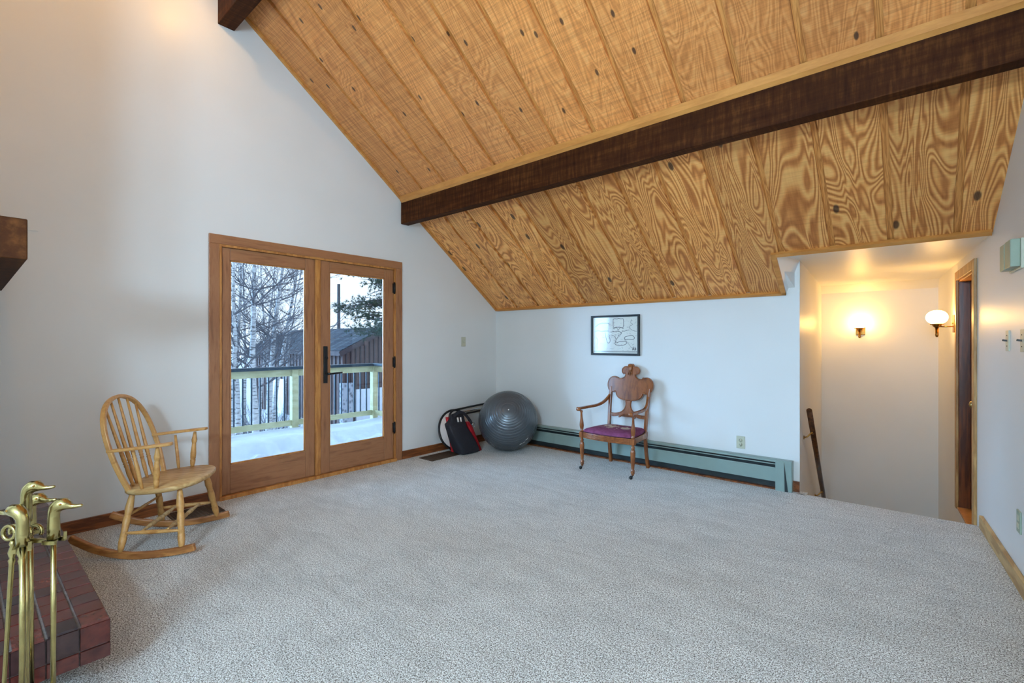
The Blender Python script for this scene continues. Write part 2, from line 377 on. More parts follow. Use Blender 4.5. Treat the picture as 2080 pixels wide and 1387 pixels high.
# left gable wall
b = MB(); T = -.16
def top(y): return zc(y)+.06
b.prism([(BACK, -.2), (BACK, top(BACK)), (RIDGE, top(RIDGE)), (DY0, top(DY0)), (DY0, -.2)], 0, T, 0)
b.prism([(DY0, DZ), (DY0, top(DY0)), (DY1, top(DY1)), (DY1, DZ)], 0, T, 0)
b.prism([(DY1, -.2), (DY1, top(DY1)), (.12, top(.12)), (.12, -.2)], 0, T, 0)
b.box(T, 0, DY0, DY1, -.2, -.005)
struct(b.build('wall_left', 'paint'))
# back knee wall, with the splayed cheek beside the stair opening
SX = 3.50; ZS = 1.972; YS = -(ZS-Z0)/SL
b = MB()
b.prism([(-.16, 0), (SX, 0), (SX-.0084, .12), (-.16, .12)], 2, -.3, 1.6955); b.box(-.16, 3.37, .0, .12, 1.6955, 1.76)
b.hexa([(3.40, YS, ZS), (3.40, 0, Z0), (SX, 0, 1.6955), (SX, 0, ZS)], [(3.36, YS, ZS+.05), (3.36, .06, Z0), (SX-.02, .06, 1.6955), (SX-.02, .06, ZS+.05)])
b.prism([(3.38, .02), (SX-.0014, .02), (SX-.0084, .118), (3.38, .118)], 2, 1.6955, 2.1)
struct(b.build('wall_back', 'paint'))
# right wall with the side door by the stairs
b = MB(); TH = .14; YB = 2.45; WY0, WY1, WZ0, WZ1 = -4.7, -1.7, .5, 2.15  # wall opening sized for the added fill window
def cwall(y0, y1, z0, z1a, z1b=None):
    z1b = z1a if z1b is None else z1b
    b.hexa([(xC(y0), y0, z0), (xC(y0)+TH, y0, z0), (xC(y1)+TH, y1, z0), (xC(y1), y1, z0)], [(xC(y0), y0, z1a), (xC(y0)+TH, y0, z1a), (xC(y1)+TH, y1, z1b), (xC(y1), y1, z1b)])
D2A, D2B, D2Z0, D2Z1 = .235, 1.015, -.175, 1.815
cwall(BACK, RIDGE, -.2, top(BACK), top(RIDGE)); cwall(RIDGE, WY0, -.2, top(RIDGE), top(WY0)); cwall(WY0, WY1, -.2, WZ0); cwall(WY0, WY1, WZ1, top(WY0), top(WY1)); cwall(WY1, -.45, -.2, top(WY1), top(-.45)); cwall(-.45, D2A, -1.8, 2.2)
cwall(D2A, D2B, D2Z1, 2.2); cwall(D2A, D2B, -1.8, D2Z0); cwall(D2B, YB+.2, -1.8, 2.2)
struct(b.build('wall_right', 'paint'))
# the half of the room behind the camera
struct(MB().box(-.16, 5.4, BACK-.12, BACK, -.2, 3.2).build('wall_front', 'paint'))
struct(MB().hexa([(-.16, BACK-.2, zc(BACK-.2)), (5.4, BACK-.2, zc(BACK-.2)), (5.4, RIDGE, zc(RIDGE)), (-.16, RIDGE, zc(RIDGE))], [(-.16, BACK-.2, zc(BACK-.2)+.1), (5.4, BACK-.2, zc(BACK-.2)+.1), (5.4, RIDGE, zc(RIDGE)+.1), (-.16, RIDGE, zc(RIDGE)+.1)]).build('ceiling_rear', 'paint'))
# stairwell walls
def xL(y): return SX-.07*y
b = MB()
b.hexa([(xL(.12), .12, -1.9), (xL(.12)-.1, .12, -1.9), (xL(YB+.2)-.1, YB+.2, -1.9), (xL(YB+.2), YB+.2, -1.9)], [(xL(.12), .12, 2.1), (xL(.12)-.1, .12, 2.1), (xL(YB+.2)-.1, YB+.2, 2.1), (xL(YB+.2), YB+.2, 2.1)])
struct(b.build('wall_stair_side', 'paint'))
b = MB(); b.box(3.2, 4.75, YB, YB+.1, -1.9, 2.1)
b.prism([(YB, 1.88), (YB+.02, 1.88), (YB+.02, ZS+.02), (YB-.10, ZS+.02)], 0, 3.25, 4.7)
struct(b.build('wall_stair_end', 'paint'))
b = MB(); b.hexa([(3.36, YS, ZS), (xC(YS)+.1, YS, ZS), (xC(YB)+.1, YB+.1, ZS), (3.1, YB+.1, ZS)], [(3.36, YS+.03, ZS+.08), (xC(YS)+.1, YS+.03, ZS+.08), (xC(YB)+.1, YB+.1, ZS+.08), (3.1, YB+.1, ZS+.08)])
struct(b.build('ceiling_stair', 'paint'))
st = thing('staircase', (4.0, .6, -1.8), 'carpeted steps going down behind the top step edge', 'stairs')
for i, (ya, yb, z) in enumerate([(-.04+.262*k, -.04+.262*(k+1), -.19*(k+1)) for k in range(9)]):
    o = MB((4.0, .6, -1.8)).hexa([(xL(ya)+.002, ya, -1.8), (xC(ya)-.004, ya, -1.8), (xC(yb)-.004, yb, -1.8), (xL(yb)+.002, yb, -1.8)], [(xL(ya)+.002, ya, z), (xC(ya)-.004, ya, z), (xC(yb)-.004, yb, z), (xL(yb)+.002, yb, z)]).build('step', 'carpet', st)

# ceiling: backing strips + planks, in the plane of the slope (x across, y up the slope, z into the room)
mt = Matrix(((1, 0, 0, 0), (0, -CA, -math.sin(ANG), 0), (0, math.sin(ANG), -CA, Z0), (0, 0, 0, 1)))
LR = -RIDGE/CA; LS = -YS/CA
def xCl(l): return xC(-l*CA)+.02
bk = MB(); 
bk.prism([(-.1, -.1), (3.40, -.1), (3.40, LS), (xCl(LS)+.1, LS), (xCl(LR)+.1, LR+.15), (-.1, LR+.15)], 2, -.07, -.022)
ceil = struct(bk.build('ceiling', 'batten')); ceil.matrix_world = mt
joints = [.39+.339*k for k in range(14)]
edges = [(.004, joints[0]-.019)]+[(joints[i]+.019, joints[i+1]-.019) for i in range(13)]+[(joints[13]+.019, 5.2)]
LB = 1.85
for lo, hi, mat in ((0., LB, 'plank_low'), (LB, LR, 'plank_high')):
    for a, e in edges:
        if a > xCl(hi): continue
        l0 = lo
        if lo == 0 and a >= 3.39: l0 = LS+.004
        e0, e1 = min(e, xCl(l0)), min(e, xCl(hi))
        if e0 <= a: e0 = a+.001
        cx_ = (a+e)/2 if e < 5 else a+.15
        m = MB()
        if lo == 0 and a < 3.40 < e:
            for (aa, ee, ll) in ((a, 3.40, 0.), (3.40, e, LS+.004)):
                m.hexa([(aa-cx_, ll, -.022), (ee-cx_, ll, -.022), (ee-cx_, hi, -.022), (aa-cx_, hi, -.022)], [(aa-cx_, ll, 0), (ee-cx_, ll, 0), (ee-cx_, hi, 0), (aa-cx_, hi, 0)])
        else:
            m.hexa([(a-cx_, l0, -.022), (e0-cx_, l0, -.022), (e1-cx_, hi, -.022), (a-cx_, hi, -.022)], [(a-cx_, l0, 0), (e0-cx_, l0, 0), (e1-cx_, hi, 0), (a-cx_, hi, 0)])
        o = m.build('plank', mat, ceil); o.location = (cx_, 0, random.uniform(-.002, .001))
# trims on the slope
def slope_trim(n, x0, x1, l0, l1, z=.02, xa=None, m='trim'):
    o = MB().hexa([(x0, l0, -.01), (x1, l0, -.01), (x1, l1, -.01), (x0, l1, -.01)], [(x0, l0, z), (x1, l0, z), (x1, l1, z), (x0, l1, z)]).build(n, m)
    o.matrix_world = mt; return struct(o)
slope_trim('trim_1', .0, .028, .0, 1.778, .018)
slope_trim('trim_2', .0, .028, 1.905, 3.955, .018)
slope_trim('trim_3', .03, 3.40, .0, .026, .022)
slope_trim('trim_4', 3.365, 3.40, .0, LS+.03, .022)
slope_trim('trim_5', 3.40, xC(YS)-.004, LS-.004, LS+.03, .022)
def beam(ya, yb, zb, x1, label, name='ceiling_beam'):
    loc = (0, (ya+yb)/2, zb)
    e = thing(name, loc, label, 'beam')
    MB(loc).prism([(ya, zb), (yb, zb), (yb, zc(yb)+.004), (ya, zc(ya)+.004)], 0, 0., x1).build('timber', 'beam', e, bevel=.006)
    return e
B1 = (-1.53, -1.43, 2.553); B2 = (-3.303, -3.18, 3.828)
beam(*B1, xC(-1.48), 'long dark-stained beam crossing the plank ceiling above the armchair')
beam(*B2, xC(-3.24), 'dark-stained beam end at the top edge above the glass doors')
struct(MB().prism([(-1.532, zc(-1.53)-.048), (-1.532, zc(-1.53)), (-1.556, zc(-1.556)), (-1.556, zc(-1.556)-.048)], 0, .02, xC(-1.54)-.004).build('trim_6', 'trim'))
# baseboards
struct(MB().box(0, .016, -8, -3.372, 0, .088).build('baseboard_left', 'basewood', bevel=.003))
struct(MB().box(0, .016, -1.518, -.0, 0, .088).build('baseboard_left_2', 'basewood', bevel=.003))
struct(MB().box(3.455, SX, -.016, 0, 0, .09).build('baseboard_back', 'basewood'))
def cbar(y0, y1, z0, z1, th):
    return MB().hexa([(xC(y0)-th, y0, z0), (xC(y0), y0, z0), (xC(y1), y1, z0), (xC(y1)-th, y1, z0)], [(xC(y0)-th, y0, z1), (xC(y0), y0, z1), (xC(y1), y1, z1), (xC(y1)-th, y1, z1)])
struct(cbar(-8, -.075, 0, .085, .022).build('baseboard_right', 'basewood_r', bevel=.004))

# ------------------------------------------------------------------ glazed double door (door_1)
d1 = struct(thing('door_1', (0, -2.445, 0))); d1['label'] = 'brown wooden double glass door to the snowy deck'
o0 = (0, -2.445, 0)
def dp(name, x0, x1, y0, y1, z0, z1, m='doorwood', bv=.004, par=None): return MB(o0).box(x0, x1, y0, y1, z0, z1).build(name, m, par or d1, bevel=bv)
CO0, CO1, COZ = -3.368, -1.522, 2.139
dp('casing', 0, .018, CO0, -3.293, .0, COZ-.075); dp('casing', 0, .018, -1.60, CO1, .0, COZ-.075)
MB(o0).prism([(CO0, COZ-.075), (CO0, COZ), (CO1, COZ), (CO1, COZ-.075)], 0, 0, .018).build('casing', 'doorwood_h', d1, bevel=.004)
dp('jamb', -.15, .012, -3.295, -3.275, 0, 2.066, 'doorlight', .002); dp('jamb', -.15, .008, -1.618, -1.598, 0, 2.066, 'doorlight', .002)
dp('head_jamb', -.15, .012, -3.275, -1.618, 2.045, 2.066, 'doorlight', .002)
dp('threshold', -.16, .03, -3.295, -1.598, -.005, .03, 'doorlight', .004)
dp('mullion', -.05, .006, -2.492, -2.44, .03, 2.045, 'doorlight', .003)
def leaf(y0, y1, gy0, gy1, gz0=.272, gz1=1.945, x0=-.05, x1=-.004):
    dp('stile', x0, x1, y0, gy0-.004, .032, 2.043); dp('stile', x0, x1, gy1+.004, y1, .032, 2.043)
    dp('bottom_rail', x0, x1, gy0-.004, gy1+.004, .032, gz0, 'doorwood_h'); dp('top_rail', x0, x1, gy0-.004, gy1+.004, gz1, 2.043, 'doorwood_h')
    g = dp('glass_pane', -.029, -.025, gy0, gy1, gz0, gz1, 'glass', 0)
    bd = MB(o0)
    for (a, c_, e, f) in ((gy0-.004, gy0+.006, gz0, gz1), (gy1-.006, gy1+.004, gz0, gz1), (gy0, gy1, gz0, gz0+.01), (gy0, gy1, gz1-.01, gz1)):
        bd.box(-.024, -.012, a, c_, e, f)
    bd.build('glazing_bead', 'doorlight', d1)
leaf(-3.273, -2.494, -3.206, -2.586)
leaf(-2.438, -1.622, -2.342, -1.737)
hp = MB(o0).box(-.004, .008, -2.412, -2.372, .885, 1.235).build('handle_plate', 'black', d1, bevel=.004)
MB(o0).tube([(.0, -2.392, .975), (.05, -2.392, .975)], .011).tube([(.05, -2.392, .975), (.052, -2.36, .975), (.05, -2.29, .978), (.046, -2.245, .982)], [.011, .010, .009, .008]).build('lever', 'black', hp)
MB(o0).lathe([(.012, 0), (.012, .012), (.008, .014)], (.006, -2.385, 1.125), (1, 0, 0), 14).build('thumb_turn', 'black', hp)
for z in (1.85, 1.06, .36):
    MB(o0).box(-.006, .012, -1.634, -1.606, z-.05, z+.05).tube([(.012, -1.62, z-.062), (.012, -1.62, z+.062)], .009).build('hinge', 'black', d1)

# ------------------------------------------------------------------ side door by the stairs (door_2)
d2 = struct(thing('door_2', (xC(.6), .6, D2Z0))); d2['label'] = 'dark brown door beside the stairs'
o2 = (xC(.6), .6, D2Z0)
def cpart(name, y0, y1, z0, z1, xa, xb, m, bv=.003, par=None):
    return MB(o2).hexa([(xC(y0)+xa, y0, z0), (xC(y0)+xb, y0, z0), (xC(y1)+xb, y1, z0), (xC(y1)+xa, y1, z0)], [(xC(y0)+xa, y0, z1), (xC(y0)+xb, y0, z1), (xC(y1)+xb, y1, z1), (xC(y1)+xa, y1, z1)]).build(name, m, par or d2, bevel=bv)
cpart('casing', .152, D2A+.005, D2Z0, 1.885, -.018, 0, 'casing'); cpart('casing', D2B-.005, 1.075, D2Z0, 1.885, -.018, 0, 'casing')
cpart('casing', D2A+.005, D2B-.005, D2Z1-.005, 1.885, -.018, 0, 'casing')
cpart('jamb', D2A, D2A+.018, D2Z0, D2Z1, 0, .13, 'slab'); cpart('jamb', D2B-.018, D2B, D2Z0, D2Z1, 0, .13, 'slab'); cpart('head_jamb', D2A+.018, D2B-.018, D2Z1-.018, D2Z1, 0, .13, 'trim')
cpart('threshold', D2A+.018, D2B-.018, D2Z0, D2Z0+.02, -.01, .13, 'trim')
lf = cpart('door_leaf', D2A+.02, D2B-.02, D2Z0+.022, D2Z1-.02, .07, .11, 'slab')
ky = .47; MB(o2).lathe([(.028, 0), (.028, .006), (.012, .01), (.012, .03), (.026, .042), (.03, .056), (.024, .068), (.006, .074)], (xC(ky)+.07, ky, .79), (-1, -.07, 0), 20).build('knob', 'brass', lf)

# ------------------------------------------------------------------ unseen window, added in the right wall to let in fill light
wn1 = struct(thing('window_fill', (xC(-3.2), -3.2, WZ0))); ow = (xC(-3.2), -3.2, WZ0)
def wpart(nm, y0, y1, z0, z1, xa, xb, m):
    return MB(ow).hexa([(xC(y0)+xa, y0, z0), (xC(y0)+xb, y0, z0), (xC(y1)+xb, y1, z0), (xC(y1)+xa, y1, z0)], [(xC(y0)+xa, y0, z1), (xC(y0)+xb, y0, z1), (xC(y1)+xb, y1, z1), (xC(y1)+xa, y1, z1)]).build(nm, m, wn1)
wpart('window_sill', WY0, WY1, WZ0, WZ0+.03, -.02, .13, 'casing'); wpart('window_head', WY0, WY1, WZ1-.03, WZ1, 0, .13, 'casing')
for k_ in range(4):
    yy = WY0+.02+(WY1-WY0-.04)*k_/3; wpart('window_frame', yy-.02, yy+.02, WZ0+.03, WZ1-.03, .02, .1, 'casing')
    if k_ < 3: wpart('pane', yy+.02, yy+(WY1-WY0-.04)/3-.02, WZ0+.03, WZ1-.03, .058, .062, 'wglass')

# ------------------------------------------------------------------ baseboard heater
hx0, hx1 = .02, 3.455
ht = thing('baseboard_heater', (1.7, -.035, 0), 'long sage green baseboard heater along the wall behind the armchair', 'heater'); oh = (1.7, -.035, 0)
MB(oh).box(hx0, 3.335, -.012, 0, .0, .25).build('back_plate', 'dkslot', ht)
MB(oh).prism([(-.003, .262), (-.003, .250), (-.052, .246), (-.058, .238), (-.062, .240), (-.058, .252), (-.05, .258)], 0, hx0, 3.335).build('top_hood', 'sage', ht)
MB(oh).prism([(-.062, .072), (-.062, .182), (-.056, .192), (-.050, .190), (-.056, .180), (-.056, .072)], 0, hx0, 3.335).build('front_panel', 'sage', ht)
MB(oh).prism([(-.064, .219), (-.063, .226), (-.056, .225), (-.057, .218)], 0, hx0, 3.335).build('damper_blade', 'sage', ht)
MB(oh).box(hx0, 3.335, -.05, -.012, .09, .16).build('heating_fins', 'dkslot', ht)
MB(oh).box(hx0, 3.335, -.058, -.012, .0, .012).build('base_strip', 'basewood', ht)
MB(oh).box(3.335, 3.455, -.07, 0, .0, .262).build('end_cap', 'sage', ht, bevel=.004)
MB(oh).prism([(3.33, .252), (3.395, .25), (3.40, .0), (3.33, .0)], 1, -.074, -.066).build('cover_flap', 'sage', ht)
MB(oh).prism([(3.398, .235), (3.426, .0), (3.402, .0)], 1, -.0725, -.069).build('flap_gap', 'dkslot', ht)

# ------------------------------------------------------------------ wall fittings
def plate_B(name, x, z, w, h, label, cat):
    e = thing(name, (x, 0, z), label, cat); MB((x, 0, z)).box(x-w/2, x+w/2, -.006, 0, z-h/2, z+h/2).build('cover_plate', 'ivory', e, bevel=.002); return e
e = plate_B('wall_outlet', 3.033, .36, .072, .112, 'ivory duplex outlet low on the wall right of the armchair', 'outlet')
for dz in (-.02, .02):
    s_ = MB((3.033, 0, .36)).lathe([(.0165, 0), (.0165, .003)], (3.033, -.006, .36+dz), (0, -1, 0), 18).build('socket', 'ivory', e)
    MB((3.033, 0, .36)).box(3.026, 3.0285, -.0098, -.0088, .358+dz, .367+dz).box(3.0375, 3.040, -.0098, -.0088, .359+dz, .366+dz).box(3.0315, 3.0345, -.0098, -.0088, .350+dz, .354+dz).build('slots', 'greyslot', s_)
e = thing('light_switch', (0, -.60, 1.277), 'small beige switch plate on the wall right of the glass doors', 'switch')
MB((0, -.60, 1.277)).box(0, .006, -.635, -.565, 1.22, 1.335).build('cover_plate', 'ivory', e, bevel=.002)
MB((0, -.60, 1.277)).box(.006, .016, -.604, -.596, 1.268, 1.29).build('toggle', 'ivory', e)
def plate_C(name, yc, zc_, w, h, label, cat, th=.007, mat='ivory'):
    loc = (xC(yc), yc, zc_); e = thing(name, loc, label, cat, rz=math.atan(.07)); MB().box(-th, 0, -w/2, w/2, -h/2, h/2).build('cover_plate', mat, e, bevel=.002); return e
for yc, lb in ((-.795, 'beige toggle switch on the right wall, nearer the stair opening'), (-1.115, 'beige toggle switch on the right wall, cut by the photo edge')):
    e = plate_C('light_switch', yc, 1.284, .072, .116, lb, 'switch')
    MB().bar((-.006, 0, 0), (-.026, 0, .004), .008, .01).build('toggle', 'greyslot', e)
    for dz in (-.03, .03): MB().lathe([(.003, 0), (.003, .002)], (-.007, 0, dz), (-1, 0, 0), 8).build('screw', 'greyslot', e)
e = plate_C('wall_outlet', -1.04, .338, .075, .115, 'pale outlet plate low on the right wall above the baseboard', 'outlet', mat='sageplastic')
for dz in (.02, -.02): MB().box(-.009, -.006, -.015, .015, dz-.014, dz+.014).build('socket', 'ivory', e)
e = plate_C('thermostat', -1.0, 1.733, .25, .155, 'sage and ivory thermostat box on the right wall', 'thermostat', th=.012)
MB().box(-.05, -.012, .02, .12, -.068, .072).build('control_box', 'sageplastic', e, bevel=.004)
MB().box(-.05, -.012, -.12, .002, -.068, .075).build('cover', 'sageplastic', e, bevel=.004)
MB().box(-.03, -.012, .002, .02, -.06, .06).build('slot', 'greyslot', e)

# framed map
PX0, PX1, PZ0, PZ1 = 1.468, 2.052, 1.13, 1.566
pf = thing('framed_map', (1.76, 0, 1.348), 'black framed antique map hanging above the armchair', 'picture'); op = (1.76, 0, 1.348)
fw_ = .022
for a in ((PX0, PX1, PZ0, PZ0+fw_), (PX0, PX1, PZ1-fw_, PZ1), (PX0, PX0+fw_, PZ0+fw_, PZ1-fw_), (PX1-fw_, PX1, PZ0+fw_, PZ1-fw_)):
    MB(op).box(a[0], a[1], -.028, -.002, a[2], a[3]).build('frame_rail', 'black', pf, bevel=.003)
MB(op).box(PX0+.015, PX1-.015, -.013, -.004, PZ0+.015, PZ1-.015).build('map_sheet', 'paper', pf)
def ink(m, pts, w=.0022, closed=False):
    P = [Vector((PX0+u*(PX1-PX0), -.0142, PZ1-v*(PZ1-PZ0))) for u, v in pts]
    P = smooth_path(P, 4, closed)
    if closed: P.append(P[0])
    for a, c_ in zip(P[:-1], P[1:]):
        d = c_-a
        if d.length < 1e-5: continue
        n_ = Vector((-d.z, 0, d.x)).normalized()*w/2; d = d*.05
        m.add([a-n_-d, c_-n_+d, c_+n_+d, a+n_-d], [(0, 1, 2, 3)])
m = MB(op); rnd = random.Random(3)
def wob(pts, a=.006): return [(u+rnd.uniform(-a, a), v+rnd.uniform(-a, a)) for u, v in pts]
ink(m, wob([(.47, .11), (.5, .09), (.55, .10), (.58, .08), (.63, .10), (.67, .1), (.68, .18), (.68, .27), (.66, .31), (.58, .30), (.5, .31), (.47, .29), (.47, .2)], .003), .005, True)
ink(m, [(.46, .31), (.49, .345), (.52, .31), (.55, .33), (.575, .37), (.60, .33), (.64, .31), (.66, .345), (.69, .32)], .004)
ink(m, wob([(.52, .67), (.5, .70), (.53, .735), (.6, .75), (.68, .74), (.735, .71), (.735, .67), (.70, .65), (.66, .66), (.6, .66), (.56, .68)]), .005, True)
ink(m, wob([(.70, .60), (.71, .54), (.76, .52), (.84, .51), (.885, .54), (.885, .59), (.85, .61), (.78, .60)]), .005, True)
ink(m, wob([(.42, .43), (.46, .405), (.52, .41), (.57, .40), (.62, .42), (.63, .46), (.61, .50), (.575, .50), (.56, .55), (.53, .60), (.52, .67)]), .005)
ink(m, wob([(.43, .5), (.47, .51), (.51, .55), (.53, .6)]), .004)
ink(m, wob([(.31, .44), (.31, .53), (.33, .62), (.35, .68), (.38, .69), (.40, .64), (.40, .58), (.38, .48)]), .004)
ink(m, wob([(.62, .46), (.66, .41), (.70, .40), (.76, .38), (.8, .38)]), .004); ink(m, wob([(.84, .12), (.82, .2), (.86, .24), (.80, .30), (.83, .36), (.9, .40), (.94, .41)]), .003)
ink(m, wob([(.09, .28), (.13, .25), (.17, .21), (.22, .21), (.28, .19), (.36, .20), (.40, .24)]), .004); ink(m, wob([(.09, .40), (.15, .385), (.22, .40), (.30, .39), (.38, .40)]), .004)
ink(m, wob([(.10, .55), (.13, .6), (.15, .68), (.12, .75), (.13, .84)]), .003); ink(m, wob([(.70, .56), (.74, .66), (.78, .72), (.84, .80), (.9, .86)]), .0025)
for _ in range(190):
    u, v = rnd.uniform(.07, .93), rnd.uniform(.1, .88)
    if .46 < u < .69 and .08 < v < .31 and rnd.random() < .4: continue
    L = rnd.uniform(.008, .035); a_ = rnd.uniform(-.5, .5)
    ink(m, [(u, v), (u+L*.5, v+L*a_*.6+.004), (u+L, v+L*a_)], rnd.choice((.001, .0014, .002)))
for k in range(46): ink(m, [(.06+k*.0193, .905), (.06+k*.0193+.011, .906)], .005)
ink(m, [(.05, .893), (.95, .893)], .0015); ink(m, [(.05, .918), (.95, .918)], .0015)
for k in range(6): ink(m, wob([(.86+k*.013, .80), (.865+k*.013, .84), (.855+k*.013, .87)], .008), .004)
m.build('map_lines', 'ink', pf)
MB(op).box(PX0+.018, PX1-.018, -.0185, -.0165, PZ0+.018, PZ1-.018).build('glass', 'pglass', pf)

# ------------------------------------------------------------------ sconces
def sconce(base, nrm, label, lead=.125):
    n_ = Vector(nrm).normalized(); rz = math.atan2(n_.y, n_.x)
    e = thing('wall_sconce', base, label, 'wall lamp', rz=rz, group='brass globe sconces in the stairwell')   # local +x = away from the wall
    MB().box(0, .016, -.045, .045, -.085, .075).build('back_plate', 'oldbrass', e, bevel=.004)
    MB().tube([(.012, 0, -.03), (lead-.02, 0, -.03)], .0055).ball((.018, 0, .0), .008, 8).build('arm', 'oldbrass', e)
    MB().lathe([(.0, -.012), (.05, -.012), (.052, -.002), (.034, .0), (.034, -.016), (.026, -.03), (.018, -.036), (.0, -.036)][::-1], (lead, 0, .0), (0, 0, 1), 24).build('cup', 'oldbrass', e)
    MB().lathe([(.0, -.125), (.008, -.124), (.011, -.115), (.013, -.105), (.012, -.1), (.014, -.03), (.0, -.03)], (lead, 0, .0), (0, 0, 1), 16).build('stem', 'oldbrass', e)
    prof = [(.0, .118)]
    for i in range(1, 17):
        th = math.pi*i/17; r = .079*math.sin(th)**.9; prof.append((r, .056+.064*math.cos(th)))
    prof.append((.03, -.008)); prof.append((.0, -.008))
    g = MB().lathe(prof[::-1], (lead, 0, .0), (0, 0, 1), 28).build('opal_globe', 'globe', e)
    return e
s1 = sconce((3.728, YB, 1.445), (0, -1, 0), 'brass sconce with lit globe on the stairwell end wall')
s2 = sconce((xC(1.19), 1.19, 1.445), (-1, -.07, 0), 'brass sconce with lit globe beside the dark door')

# handrail
hr = thing('stair_handrail', (3.566, .05, .70), 'dark round handrail sloping down the stairwell wall', 'handrail'); oh_ = (3.566, .05, .70)
A = Vector((3.562, .05, .695)); B_ = Vector((3.447, 1.757, -.52))
MB(oh_).tube([A, A.lerp(B_, .5), B_], .0215, 18).build('rail', 'rail', hr)
for t_ in (.17, .85):
    p = A.lerp(B_, t_)
    wx = xL(p.y)
    MB(oh_).lathe([(.018, 0), (.018, .006), (.006, .009)], (wx, p.y-.02, p.z-.075), (1, 0, 0), 14).tube(smooth_path([(wx+.004, p.y-.02, p.z-.075), (wx+.03, p.y-.02, p.z-.065), (wx+.05, p.y-.01, p.z-.04), (p.x, p.y, p.z-.022)], 4), .006, 8).tube([p+Vector((0, -.02, -.023)), p+Vector((0, .02, -.04))], .007, 8).build('bracket', 'oldbrass', hr)

# ceiling spotlights near the ridge, above the top of the picture
def spotlight(p, top, aim, energy, size, label):
    p = Vector(p); d = (Vector(aim)-p).normalized()
    e = thing('ceiling_spotlight', p, label, 'lamp', group='brass spotlights under the ridge'); o_ = tuple(p)
    bk_ = p-d*.06
    MB(o_).lathe([(.05, 0), (.05, .02), (.02, .03)], (bk_.x, bk_.y, top-.03), (0, 0, 1), 20).build('canopy', 'oldbrass', e)
    MB(o_).tube([bk_, (bk_.x, bk_.y, top-.01)], .008).build('rod', 'oldbrass', e)
    MB(o_).lathe([(.0, -.055), (.03, -.05), (.048, -.02), (.05, .02), (.047, .02), (.044, -.018), (.028, -.045), (.0, -.048)], p-d*.03, d, 20, cap=False).build('shade', 'oldbrass', e)
    MB(o_).ball(p-d*.05, .018, 12).build('bulb', 'globe', e)
    l = lamp('spot_bulb', 'SPOT', (0, 0, 0), energy, (1, .54, .14), .04, e); l.data.spot_size = R(size); l.data.spot_blend = .9
    l.rotation_euler = d.to_track_quat('-Z', 'Y').to_euler()
spotlight((.48, -3.524, 3.94), zc(-3.52), (-.3, -3.75, 3.3), 3.6, 150, 'small brass spotlight close to the gable wall')
spotlight((1.5, -4.75, 4.75), zc(-4.75), (0, -3.9, 3.1), 34, 100, 'added brass spotlight, unseen near the ridge, warming the gable wall')  # second spotlight, added for a broad warm wash on the upper left wall

# two unseen globe lamps, added behind the camera as cool fill light
for (x_, y_), lb in (((4.55, -7.0), 'added globe fill lamp, unseen behind the camera, nearer the right wall'), ((3.95, -6.05), 'added globe fill lamp, unseen behind the camera, nearer the hearth')):
    e = thing('fill_lamp', (x_, y_, 0), lb, 'fill lamp', group='added globe fill lamps behind the camera')
    MB().lathe([(.0, 0), (.15, 0), (.15, .015), (.03, .03), (.0, .03)]).build('base', 'oldbrass', e)
    MB().tube([(0, 0, .02), (0, 0, 1.82)], .012).build('pole', 'oldbrass', e)
    MB().lathe([(.0, 1.81), (.06, 1.81), (.07, 1.83), (.0, 1.84)]).build('lamp_cup', 'oldbrass', e)
    g_ = MB().ball((0, 0, 2.02), .19, 24).build('lamp_globe', 'fillglobe', e)

# ------------------------------------------------------------------ hearth, mantel
HX, HY, HZ0, HZ1 = 1.985, -4.285, .104, .253; HB = -4.80
he = thing('tiled_hearth', (1.0, -4.54, 0), 'raised hearth of dark red tiles jutting in from the left edge', 'hearth'); oe = (1.0, -4.54, 0)
MB(oe).box(0.004, HX-.008, HB, HY-.008, HZ0+.004, HZ1-.006).build('grout_bed', 'grout', he)
MB(oe).box(0.004, HX-.25, HB, HY-.22, 0, HZ0+.004).build('plinth', 'grout', he)
def tile_mesh(sx, sy, sz, nm): return MB().box(-sx/2, sx/2, -sy/2, sy/2, -sz/2, sz/2).mesh(nm)
px_, py_ = .0965, .0865
tm = MB().add(*(lambda: ([(-.0458, -.0393, -.008), (.0458, -.0393, -.008), (.0458, .0393, -.008), (-.0458, .0393, -.008), (-.0440, -.0375, 0), (.0440, -.0375, 0), (.0440, .0375, 0), (-.0440, .0375, 0)], [(3, 2, 1, 0), (4, 5, 6, 7), (0, 1, 5, 4), (1, 2, 6, 5), (2, 3, 7, 6), (3, 0, 4, 7)]))()).mesh('tile'); tm.materials.append(M['tile'])
def put(me, loc, rot=(0, 0, 0), sc=(1, 1, 1)):
    o = bpy.data.objects.new('tile', me); C.objects.link(o); o.parent = he; o.location = Vector(loc)-Vector(oe); o.rotation_euler = rot; o.scale = sc
rr = random.Random(5)
nx = int(HX/px_)
for i in range(nx):
    for j in range(6):
        y = HY-py_*(j+.5)
        if y-.04 < HB: continue
        put(tm, (HX-px_*(i+.5), y, HZ1+rr.uniform(-.0008, .0008)), (rr.uniform(-.006, .006), rr.uniform(-.006, .006), 0))
for j in range(6):                       # end face toward the room, two courses
    y = HY-py_*(j+.5)
    if y-.04 < HB: continue
    put(tm, (HX, y, .2035), (R(90), 0, R(90)), (.93, 1.06, 1)); put(tm, (HX, y, .1335), (R(90), 0, R(90)), (.93, .64, 1))
for i in range(nx):                      # long face toward the doors
    x = HX-px_*(i+.5)
    put(tm, (x, HY, .2035), (R(90), 0, R(180)), (1, 1.06, 1)); put(tm, (x, HY, .1335), (R(90), 0, R(180)), (1, .64, 1))
e = thing('fireplace_mantel', (.86, -4.62, 1.59), 'thick dark timber mantel end at the left edge of the picture', 'mantel')
